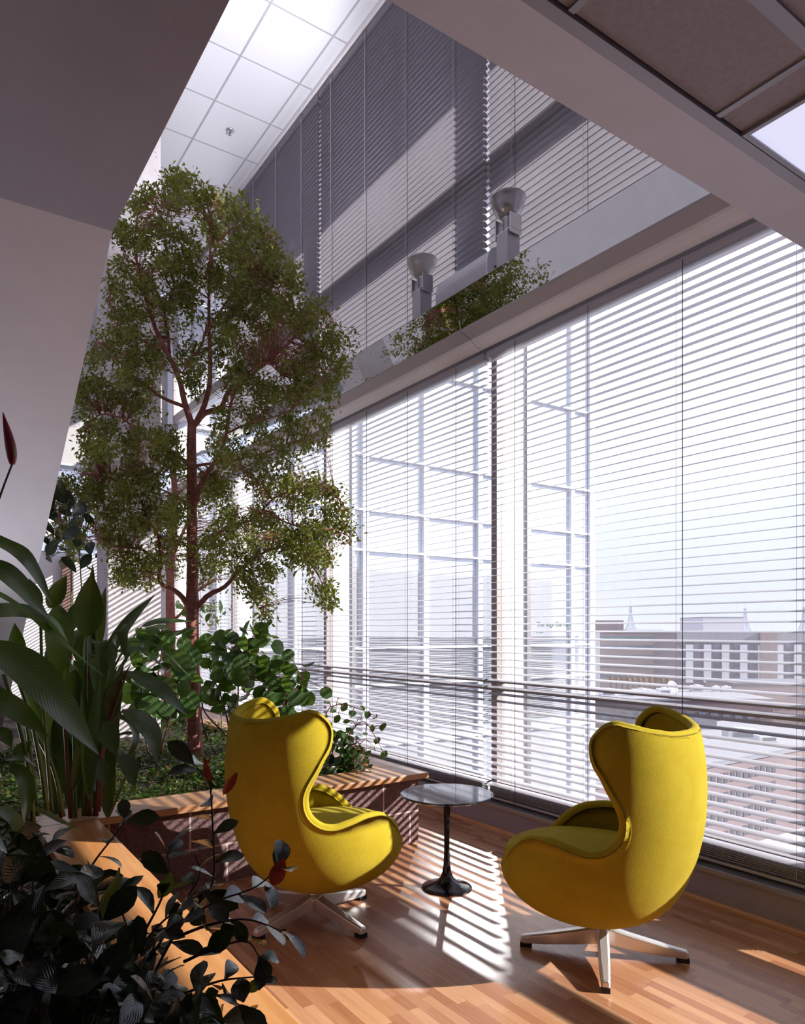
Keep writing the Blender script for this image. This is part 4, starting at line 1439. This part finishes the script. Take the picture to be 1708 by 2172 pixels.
# ================================================================== FOREGROUND SHRUB
fs = thing('rubber_shrub', 'dark glossy oval-leaved shrub filling the lower-left corner, closest to the camera', 'plant', (0, 0, 0))
BR = [
    ([(290, 2172, 1.42), (330, 2060, 1.45), (400, 1940, 1.5), (449, 1880, 1.52), (454, 1802, 1.55), (451, 1749, 1.56), (449, 1705, 1.57), (446, 1667, 1.58), (412, 1622, 1.6)], .030, .075),
    ([(270, 2100, 1.4), (288, 2030, 1.42), (329, 1971, 1.45), (379, 1927, 1.47), (441, 1886, 1.5)], .029, .075),
    ([(285, 2080, 1.35), (318, 2001, 1.38), (382, 1957, 1.4), (464, 1910, 1.43), (545, 1880, 1.45), (590, 1842, 1.45)], .030, .078),
    ([(150, 1930, 1.5), (200, 1828, 1.55), (241, 1775, 1.58), (268, 1740, 1.6)], .030, .072),
    ([(300, 2060, 1.45), (280, 1995, 1.5), (259, 1936, 1.52), (240, 1890, 1.53)], .029, .075),
    ([(270, 2060, 1.4), (300, 1990, 1.43), (345, 1900, 1.46), (360, 1850, 1.48), (352, 1800, 1.5)], .040, .066),
    ([(320, 2140, 1.35), (397, 2105, 1.38), (470, 2080, 1.4), (540, 2072, 1.4)], .029, .07),
    ([(330, 2172, 1.3), (400, 2125, 1.33), (470, 2112, 1.35), (520, 2140, 1.37)], .029, .07),
    ([(380, 1985, 1.42), (450, 1960, 1.42), (520, 1950, 1.43), (600, 1975, 1.45)], .030, .07),
    ([(390, 2040, 1.4), (460, 2010, 1.4), (530, 2000, 1.42), (550, 2030, 1.42)], .029, .068),
    ([(300, 2060, 1.48), (400, 1900, 1.52), (425, 1850, 1.54), (412, 1810, 1.55)], .040, .06),
    ([(60, 1980, 1.45), (110, 1900, 1.5), (150, 1860, 1.53)], .030, .07),
    ([(40, 1900, 1.6), (70, 1830, 1.62), (110, 1790, 1.64)], .032, .07),
    ([(190, 2050, 1.35), (165, 1950, 1.38), (160, 1880, 1.4)], .030, .075),
    ([(230, 2020, 1.3), (215, 1950, 1.32), (195, 1870, 1.34), (170, 1850, 1.36)], .032, .085),
]
lp = []
wb = MB()
for pts, ev, L in BR:
    P = pix(pts)
    stem('stem', P, .0034, .0014, M['bark_dark'], fs, 20, 6)
    lp.append(twig_leaves(P, ev, L, L * .52, 'obovate', None, None, curl=(.1, .8), droop=.05, nseg=6, facecam=.3, only_data=True))
q = sample_poly([(-20, 1800), (50, 1780), (95, 1860), (140, 1950), (230, 2040), (400, 2090), (500, 2190), (-20, 2190)], 330)
dp = RNG.uniform(1.05, 1.75, len(q))
B = np.array([at(x, y, d_) for (x, y), d_ in zip(q, dp)])
rt = np.array([at(x * .6 - 20, 2360, d_) for (x, y), d_ in zip(q, dp)])
for k in range(0, len(q), 5):
    wb.tube(spline([rt[k], (rt[k] + B[k]) / 2 + RNG.normal(0, .03, 3), B[k]], 8), list(np.linspace(.004, .0014, 8)), 5)
wb.build('twigs', M['bark_dark'], fs, smooth=True)
n = len(B)
r = RNG.uniform(.7, 1.2, n)
lp.append(leaf_arrays(B, unit(rand_dirs(n) + UP * .25), unit(UP * .6 + rand_dirs(n) * .8), .075 * r, .040 * r, 6, 'obovate', RNG.uniform(.1, .9, n), .22))
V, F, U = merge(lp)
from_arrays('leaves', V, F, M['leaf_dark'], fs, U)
V, F, U = merge([blade(pix([(447, 1668, 1.58), (440, 1640, 1.58), (433, 1606, 1.58)]), .016, TOCAM(at(433, 1640, 1.58)), 'lance', 8, .3),
                 blade(pix([(428, 1632, 1.58), (438, 1625, 1.57), (447, 1604, 1.56)]), .010, TOCAM(at(433, 1640, 1.58)) + UP, 'lance', 8, .3),
                 blade(pix([(474, 1686, 1.57), (486, 1664, 1.56), (503, 1638, 1.55)]), .022, TOCAM(at(488, 1660, 1.57)) + RGT * .3, 'oval', 8, .3),
                 blade(pix([(578, 1878, 1.44), (590, 1850, 1.43), (603, 1820, 1.43)]), .032, TOCAM(at(590, 1850, 1.44)), 'oval', 8, .35)])
ob = from_arrays('young_leaves', V, F, M['leaf_red'], fs, U)
ob['label'] = 'red young leaves'
V, F, U = merge([blade(pix([(212, 1965, 1.33), (222, 1920, 1.33), (250, 1855, 1.34), (253, 1840, 1.34)]), .030, TOCAM(at(230, 1900, 1.33)) + RGT, 'lance', 10, .2),
                 blade(pix([(336, 1905, 1.46), (352, 1880, 1.46), (362, 1850, 1.46)]), .030, TOCAM(at(350, 1880, 1.46)), 'oval', 8, .25),
                 blade(pix([(528, 2105, 1.4), (540, 2090, 1.4), (552, 2078, 1.4)]), .022, TOCAM(at(540, 2090, 1.4)), 'oval', 8, .2),
                 blade(pix([(366, 1884, 1.5), (385, 1876, 1.5), (410, 1868, 1.5)]), .012, TOCAM(at(385, 1876, 1.5)) + UP, 'lance', 8, .2)])
ob = from_arrays('olive_leaves', V, F, M['leaf_olive'], fs, U)
ob['label'] = 'olive green leaves catching light'

# ================================================================== GROUND COVER
def cover(regions):
    parts = []
    for x0, x1, y0, y1, n, L in regions:
        p = np.stack([RNG.uniform(x0, x1, n), RNG.uniform(y0, y1, n)], -1)
        nz = np.sin(p[:, 0] * 7.3 + 1.7 * np.sin(p[:, 1] * 5.1)) * np.sin(p[:, 1] * 6.7 + 2 * np.sin(p[:, 0] * 3.3))
        keep = nz > RNG.uniform(-1.1, .35, n)
        p, nz = p[keep], nz[keep]
        z = SOIL + .01 + np.clip(.05 + nz * .07, 0, .2) * RNG.uniform(.2, 1.0, len(p))
        B = np.concatenate([p, z[:, None]], 1)
        k = len(B)
        r = RNG.uniform(.6, 1.2, k)
        parts.append(leaf_arrays(B, unit(rand_dirs(k) * np.array([1, 1, .4]) + UP * .2), unit(UP + rand_dirs(k) * .55), L * r, L * .75 * r, 2, 'oval', RNG.uniform(.1, .6, k), .2))
    return merge(parts)


V, F, U = cover([(.3, 2.55, 4.16, 5.0, 11000, .034), (.3, 2.55, 5.0, 6.6, 10000, .036), (2.02, 2.55, 6.6, 8.5, 2200, .036), (-.6, .50, 1.4, 4.1, 8000, .032)])
tag(from_arrays('ground_cover', V, F, M['leaf_cover'], None, U, smooth=False), 'low small-leaved creeping ground cover over the planter soil', 'ground cover', kind='stuff')
# ================================================================== OUTSIDE: THE GLAZED WING AND THE CITY
GZ = -34.0


def brick(name, a, b, mort):
    return plain(name, a, .9, var=.12, nscale=.6)


M['asphalt'] = plain('street_asphalt', (.42, .41, .45, 1), .9, nscale=.05)
M['roof_pale'] = plain('pale_roof', (.27, .26, .285, 1), .9, nscale=.15)
M['roof_grey'] = plain('grey_roof', (.17, .17, .20, 1), .9, nscale=.15)
M['brick_red'] = plain('red_brick', (.16, .115, .125, 1), .9, var=.1, nscale=.8)
M['brick_tan'] = plain('tan_brick', (.26, .20, .195, 1), .9, var=.1, nscale=.8)
M['brick_mauve'] = plain('mauve_brick', (.20, .15, .165, 1), .9, var=.1, nscale=.8)
M['stone_white'] = plain('white_stone', (.50, .485, .51, 1), .8)
M['dark_window'] = plain('dark_window', (.03, .032, .05, 1), .2, spec=.6)
M['grey_window'] = plain('grey_window', (.14, .155, .20, 1), .2, spec=.6)
M['unit_metal'] = plain('unit_metal', (.66, .66, .70, 1), .5, .2)
M['autumn'] = plain('autumn_leaves', (.22, .13, .07, 1), .95, var=.6, nscale=.4)
M['mast'] = plain('mast_steel', (.40, .40, .46, 1), .6)


def mat_facade():
    t = NT('facade_glass')
    g = t.n('ShaderNodeBsdfGlossy', {'Roughness': .04, 'Color': (.86, .90, .97, 1)}).outputs[0]
    d = t.bsdf((.50, .52, .57, 1), .3)
    return t.done(t.n('ShaderNodeMixShader', {0: .42, 1: d, 2: g}).outputs[0])


M['facade'] = mat_facade()
struct(MB().box(-300, 900, -500, 900, GZ - 1, GZ).build('ground', M['asphalt']))

wg = thing('office_wing', 'pale glazed wing with white window frames, seen straight through the blinds', 'building', (0, 0, 0))
YW, XE = 12.45, 14.5
MB().box(3.9, XE, YW, YW + 14, GZ, 9.6).build('glass_wall', M['facade'], wg)
for k in range(-4, 6):
    x = YW * (.608 + .1225 * k)
    if 4.2 < x < XE - .3:
        MB().box(x - .03, x + .03, YW - .09, YW - .001, -20, 9.6).box(x + .08, x + .11, YW - .07, YW - .001, -20, 9.6).build('mullion', M['fin_white'], wg)
MB().box(XE - .16, XE + .02, YW - .09, YW + .1, -20, 9.7).build('corner_post', M['fin_white'], wg)
for z in (9.45, 6.95, 4.97, 3.86, 3.04, 1.05, .28, -.95, -2.9, -4.0, -5.2, -7, -9, -11):
    MB().box(3.9, XE, YW - .10, YW - .001, z - .022, z + .022).build('transom', M['fin_white'], wg)
sb = MB()
for k in range(40):
    z = -.7 + k * .05
    sb.box(4.5, XE - .5, YW - .03, YW - .018, z, z + .014)
sb.build('louvre_band', M['roof_grey'], wg)

WIN = {}


def windows(parent, spec, face, mat, depth=.12):
    """separate panes sharing one mesh; spec = list of (a, z) lower-left corners, face = ('x', value) or ('y', value); size in spec[0]"""
    (w, h), cells = spec
    key = (face[0], w, h, mat)
    if key not in WIN:
        b = MB()
        if face[0] == 'y':
            b.box(0, w, -depth, .0, 0, h)
        else:
            b.box(-depth, 0, 0, w, 0, h)
        WIN[key] = b
    first = None
    for a, z in cells[:100]:
        loc = (a, face[1], z) if face[0] == 'y' else (face[1], a, z)
        if first is None:
            first = WIN[key].build('window', M[mat], parent)
            o = first
        else:
            o = first.copy()
            COL.objects.link(o)
        o.location = loc


def cam_box(px0, px1, d):
    """X/Y span of a building front that faces the camera squarely at depth d"""
    return at(px0, 1336, d), at(px1, 1336, d)


def front_building(label, px0, px1, ytop, ybot, d, deep, wall, cells=None, win=None, winmat='dark_window', roof=None, name='brick_building', zlow=None, extra=None):
    """box whose front lies square to the street; local x along the front, y into the block"""
    a = at(px0, 1336, d)
    ln = (px1 - px0) / FPX * d
    zt = CAMH + (1336 - ytop) * d / FPX
    zb = CAMH + (1336 - ybot) * d / FPX if ybot else GZ
    t = thing(name, label, 'building', (a[0], a[1], 0), -YAW)
    MB().box(0, ln, 0, deep, GZ if zlow is None else zlow, zt).build('wall', M[wall], t)
    MB().box(-.2, ln + .2, -.2, deep + .2, zt, zt + .5).build('parapet', M[roof or 'roof_grey'], t)
    if cells:
        nx, nz, w, h, m0 = cells
        gx = (ln - 2 * m0) / nx
        gz = (zt - zb - 1.2) / nz
        cl = [(m0 + gx * (i + .5) - w / 2, zb + gz * (k + .25)) for k in range(nz) for i in range(nx)]
        windows(t, ((w, h), cl), ('y', 0.0), winmat)
    if extra:
        extra(t, ln, zt, zb)
    return t


def bands(t, ln, zt, zb):
    n = 5
    for k in range(n):
        z = zb + (zt - zb) * (k + .35) / n
        MB().box(2, ln - 1, -.12, 0, z, z + (zt - zb) * .32 / n).build('window_band', M['grey_window'], t)
    MB().box(0, ln * .07, -1.5, 0, GZ, zt + .2).build('stair_tower', M['stone_white'], t)
    MB().box(ln * .02, ln * .38, 3, 20, zt, zt + 5.2).build('penthouse', M['brick_mauve'], t)
    MB().box(ln * .42, ln * .85, 4, 7, zt + .5, zt + 1.4).build('roof_plant', M['unit_metal'], t)


front_building('long low brick building with window bands beneath the left-hand mast', 1258, 1442, 1342, 1442, 300, 30, 'brick_tan', extra=bands)


def whitebays(t, ln, zt, zb):
    for k in range(9):
        x = ln * (.05 + k * .105)
        MB().box(x, x + ln * .042, -.6, 0, zb, zt - 4.5).build('bay', M['stone_white'], t)
    MB().box(ln * .48, ln * .58, -.9, 0, GZ, zt + .3).build('tan_pier', M['brick_tan'], t)
    MB().box(0, ln, -.25, 0, zt - 3.6, zt).build('attic_band', M['roof_pale'], t)


front_building('broad mauve apartment block with white bays under the hazy skyline', 1436, 1800, 1342, 1448, 270, 24, 'brick_mauve', (16, 6, 2.2, 2.2, 1.5), True, 'grey_window', extra=whitebays)
front_building('pale blank tower block rising above the apartment roof', 1492, 1576, 1310, None, 480, 40, 'stone_white', name='tower_block', roof='roof_pale')
front_building('low tan block on the right, between the apartment block and the flat roofs', 1555, 1800, 1452, None, 222, 20, 'brick_tan', (9, 2, 2.0, 1.7, 2), True, 'grey_window')
LOWD = 172
front_building('low flat-roofed building strewn with rooftop units beyond the right chair', 1262, 1640, 1486, None, LOWD, 26, 'brick_red', (14, 4, 1.7, 1.8, 1), True, 'grey_window', roof='roof_pale')
ZLOW = CAMH + (1336 - 1486) * LOWD / FPX + .5

# large brick building lower down, its windowed side square to our wing
ZB = -20.0
rb = thing('brick_building', 'big dark-windowed brick building with a wide pale roof at the lower right, nearest outside', 'building', (56, 65, 0))
MB().box(0, 100, 0, 30, GZ - .5, ZB).build('wall', M['brick_red'], rb)
MB().box(-.3, 100, -.4, 0, ZB, ZB + .6).build('cornice', M['roof_grey'], rb)
MB().box(0, 100, 0, 30, ZB, ZB + .3).build('roof', M['roof_pale'], rb)
windows(rb, ((1.15, 1.6), [(24 + 3.6 * i + (1.7 if j else 0), ZB - 3.0 - 3.1 * k) for k in range(4) for i in range(12) for j in (0, 1)]), ('y', 0.0), 'dark_window')


def rooftop(px, d, z, w, h, dp, label, mat='unit_metal', name='rooftop_unit'):
    p = at(px, 1336, d)
    t = thing(name, label, 'rooftop unit', (p[0], p[1], z), -YAW, 'rooftop units')
    MB().box(0, w, 0, dp, 0, h).build('casing', M[mat], t, bevel=.03)
    MB().box(w * .15, w * .85, -.05, 0, h * .25, h * .75).build('grille', M['roof_grey'], t)
    MB().lathe([(.0, h), (w * .22, h), (w * .22, h + .25), (0, h + .25)], (w / 2, dp / 2, 0), 16).build('fan_cowl', M['unit_metal'], t)
    return t


rooftop(1468, 190, ZLOW, 3.2, 1.7, 2, 'white rooftop box unit right below the apartment block windows', 'stone_white')
rooftop(1515, 190, ZLOW, 1.6, 1.5, 1.5, 'small boxy roof unit in the middle of the row under the apartment block')
rooftop(1534, 190, ZLOW, 2.2, 1.4, 1.5, 'roof unit at the end of the row, beside the low tan block')
rooftop(1275, 178, ZLOW, 4.0, 1.7, 2, 'grey roof unit next to the glazed wing corner post')
rooftop(1345, 178, ZLOW, 4.6, 1.7, 2, 'wide grey roof unit above the right chair, in front of the autumn trees')
rooftop(1398, 178, ZLOW, 3.2, 1.9, 2, 'pale boxy roof unit behind the peak of the right chair')
rooftop(1475, 152, ZB + .32, 4.6, 2.4, 3, 'plain grey roof housing close behind the right chair back', 'roof_grey')
rooftop(1546, 138, ZB + .32, 6.0, 1.8, 3, 'long cream roof housing on the wide pale roof', 'stone_white')
rooftop(1612, 134, ZB + .32, 3.6, 1.2, 2.5, 'low flat roof hatch box on the wide pale roof, beside the cream housing')

p = at(1424, 1336, 184)
ds = thing('satellite_dish', 'pale round satellite dish on the roof beside the mauve apartment block', 'satellite dish', (p[0], p[1], ZLOW), -YAW)
o = MB().lathe([(0, 0), (.7, .07), (1.3, .3), (1.6, .58), (1.6, .63), (1.28, .37), (.66, .12), (0, .05)], ns=28).build('dish', M['stone_white'], ds, smooth=True)
o.matrix_local = Matrix.Translation((0, 0, 1.7)) @ Matrix.Rotation(math.radians(65), 4, 'X') @ Matrix.Rotation(math.radians(20), 4, 'Y')
MB().tube([(0, .1, 0), (0, .1, 1.7)], .1, 8).build('mount', M['unit_metal'], ds)
MB().tube([(0, 0, 1.7), (0, -1.0, 2.2)], .03, 6).build('feed_arm', M['unit_metal'], ds)


def mast(px, ytop, ybot, d, label):
    a = at(px, 1336, d)
    zb, ztp = CAMH + (1336 - ybot) * d / FPX, CAMH + (1336 - ytop) * d / FPX
    H = ztp - zb
    t = thing('radio_mast', label, 'mast', (a[0], a[1], zb), -YAW, 'radio masts on the skyline')
    hw = lambda q: H * (.16 * (1 - q) ** 2.2 + .03)
    f = MB()
    for sx in (-1, 1):
        for sy in (-1, 1):
            f.tube([(sx * hw(q), sy * hw(q), q * H) for q in np.linspace(0, 1, 9)], H * .009, 5)
    f.build('frame', M['mast'], t)
    br = MB()
    qs = np.linspace(0, 1, 13)
    for q0, q1 in zip(qs[:-1], qs[1:]):
        for (ax, ay, bx_, by) in ((-1, -1, 1, -1), (1, -1, 1, 1), (1, 1, -1, 1), (-1, 1, -1, -1)):
            br.tube([(ax * hw(q0), ay * hw(q0), q0 * H), (bx_ * hw(q1), by * hw(q1), q1 * H)], H * .005, 4)
            br.tube([(bx_ * hw(q0), by * hw(q0), q0 * H), (ax * hw(q1), ay * hw(q1), q1 * H)], H * .005, 4)
    br.build('bracing', M['mast'], t)
    MB().tube([(0, 0, H), (0, 0, H * 1.22)], H * .006, 5).build('antenna', M['mast'], t)
    return t


mast(1338, 1286, 1340, 600, 'lattice radio mast above the long low brick building')
mast(1581, 1290, 1340, 600, 'lattice radio mast beside the pale blank tower block')
mast(1706, 1288, 1345, 600, 'lattice radio mast at the extreme right edge of the view')

tv, tf = [], []
for k, px in enumerate(np.linspace(1296, 1416, 11)):
    d = 216 + RNG.uniform(-2, 2)
    p = at(px, 1466, d)
    w = RNG.uniform(.5, .58)
    tt = thing('street_tree', ['rust-brown', 'olive', 'russet'][k % 3] + ' street tree, ' + 'first second third fourth fifth sixth seventh eighth ninth tenth eleventh'.split()[k] + ' from the glazed wing in the autumn row', 'tree', (p[0], p[1], p[2] - 3), 0, 'autumn trees in a row')
    me = MB()
    bm = bmesh.new()
    bmesh.ops.create_icosphere(bm, subdivisions=3, radius=1.0)
    for v in bm.verts:
        v.co *= 1 + .22 * math.sin(v.co.x * 7 + k) * math.sin(v.co.y * 6) + .12 * math.sin(v.co.z * 11 + v.co.x * 9)
    m = bpy.data.meshes.new('crown')
    bmesh.ops.scale(bm, vec=(w * .9, w * .9, w), verts=bm.verts)
    bmesh.ops.translate(bm, vec=(0, 0, 3.4), verts=bm.verts)
    bm.to_mesh(m)
    bm.free()
    m.materials.append(M['autumn'])
    link(m, 'crown', tt)
    tt.scale = (1.35, 1.35, 1.9)
    MB().tube([(0, 0, -4), (0, 0, 3.2)], .12, 6).build('trunk', M['bark_dark'], tt)

# ================================================================== LIGHT, SKY, CAMERA
def lamp(name, typ, energy, color=(1, 1, 1), **kw):
    d = bpy.data.lights.new(name, typ)
    d.energy = energy
    d.color = color
    for k, v in kw.items():
        setattr(d, k, v)
    o = bpy.data.objects.new(name, d)
    COL.objects.link(o)
    return o


SUN_AZ, SUN_EL = math.atan2(-.652, .758), math.radians(26.3)
to_sun = Vector((math.cos(SUN_EL) * math.cos(SUN_AZ), math.cos(SUN_EL) * math.sin(SUN_AZ), math.sin(SUN_EL)))
sun = lamp('sun', 'SUN', 7.7, (1.0, .945, .87), angle=math.radians(.53))
sun.rotation_euler = (-to_sun).to_track_quat('-Z', 'Y').to_euler()

# sunlight thrown back off one of the glazed wing's upper panes
d2 = Vector((.66 * .93, .75 * .93, .37)).normalized()
aim = Vector((2.34, 3.20, 0))
gl_ = lamp('wing_reflection', 'SPOT', 1500, (1.0, .95, .93), spot_size=math.radians(4.9), spot_blend=.25, shadow_soft_size=.04)
gl_.location = aim + d2 * ((YW - .2 - aim.y) / d2.y)
gl_.rotation_euler = (-d2).to_track_quat('-Z', 'Y').to_euler()

for fl in (fl1, fl2):  # added spots, stand in for sun bounced off the shelf onto the ceiling
    l = lamp('shelf_bounce_spot', 'SPOT', 330, (.96, .96, 1.0), spot_size=math.radians(72), spot_blend=.7, shadow_soft_size=.08)
    l.parent = fl
    l.location = (0, 0, .50)
    l.rotation_euler = Vector((-.40, .66, .66)).to_track_quat('-Z', 'Y').to_euler()

for k, (x, y, e_) in enumerate(((.05, 4.35, 28), (1.55, 6.2, 18))):  # first inferred from leaf shadows on the stair, second added to brighten the column
    l = lamp('planter_fill_spot', 'SPOT', e_, (.98, .95, 1.0), spot_size=math.radians(150), spot_blend=.7, shadow_soft_size=.25)
    l.location = (x, y, .62)
    l.rotation_euler = Vector((0, -.28, 1)).to_track_quat('-Z', 'Y').to_euler()

w = bpy.data.worlds.new('World')
S.world = w
w.use_nodes = True
nt = w.node_tree
nt.nodes.clear()
tc = nt.nodes.new('ShaderNodeTexCoord')
sp_ = nt.nodes.new('ShaderNodeSeparateXYZ')
nt.links.new(tc.outputs['Generated'], sp_.inputs[0])
rp = nt.nodes.new('ShaderNodeValToRGB')
cr = rp.color_ramp
cr.elements[0].position, cr.elements[0].color = 0.0, (.44, .455, .57, 1)
cr.elements[1].position, cr.elements[1].color = 1.0, (.50, .56, .76, 1)
for p_, c_ in ((.06, (.42, .44, .57, 1)), (.25, (.49, .515, .62, 1)), (.6, (.56, .60, .70, 1))):
    e_ = cr.elements.new(p_)
    e_.color = c_
nt.links.new(sp_.outputs[2], rp.inputs[0])
bg = nt.nodes.new('ShaderNodeBackground')
bg.inputs['Strength'].default_value = 1.5
nt.links.new(rp.outputs[0], bg.inputs[0])
wo = nt.nodes.new('ShaderNodeOutputWorld')
nt.links.new(bg.outputs[0], wo.inputs[0])

cd = bpy.data.cameras.new('Camera')
cam = bpy.data.objects.new('Camera', cd)
COL.objects.link(cam)
cam.location = CAM
cam.rotation_euler = (PI / 2, 0, -YAW)
cd.sensor_fit = 'HORIZONTAL'
cd.sensor_width = 36.0
cd.lens = FPX / 1708 * 36.0
cd.shift_y = (HOR - 1086) / 1708
cd.clip_start = .05
cd.clip_end = 3000
S.camera = cam

S.view_settings.view_transform = 'Standard'
S.view_settings.look = 'None'
S.view_settings.exposure = 0.57
S.view_settings.gamma = 1.0
S.view_settings.use_curve_mapping = False
S.cycles.use_denoising = True
S.cycles.max_bounces = 7
S.cycles.use_adaptive_sampling = True
S.cycles.adaptive_threshold = .05
S.cycles.adaptive_min_samples = 16
S.cycles.diffuse_bounces = 4
S.cycles.glossy_bounces = 3
S.cycles.transparent_max_bounces = 12
S.cycles.sample_clamp_indirect = 6.0
S.cycles.caustics_reflective = False
S.cycles.caustics_refractive = False
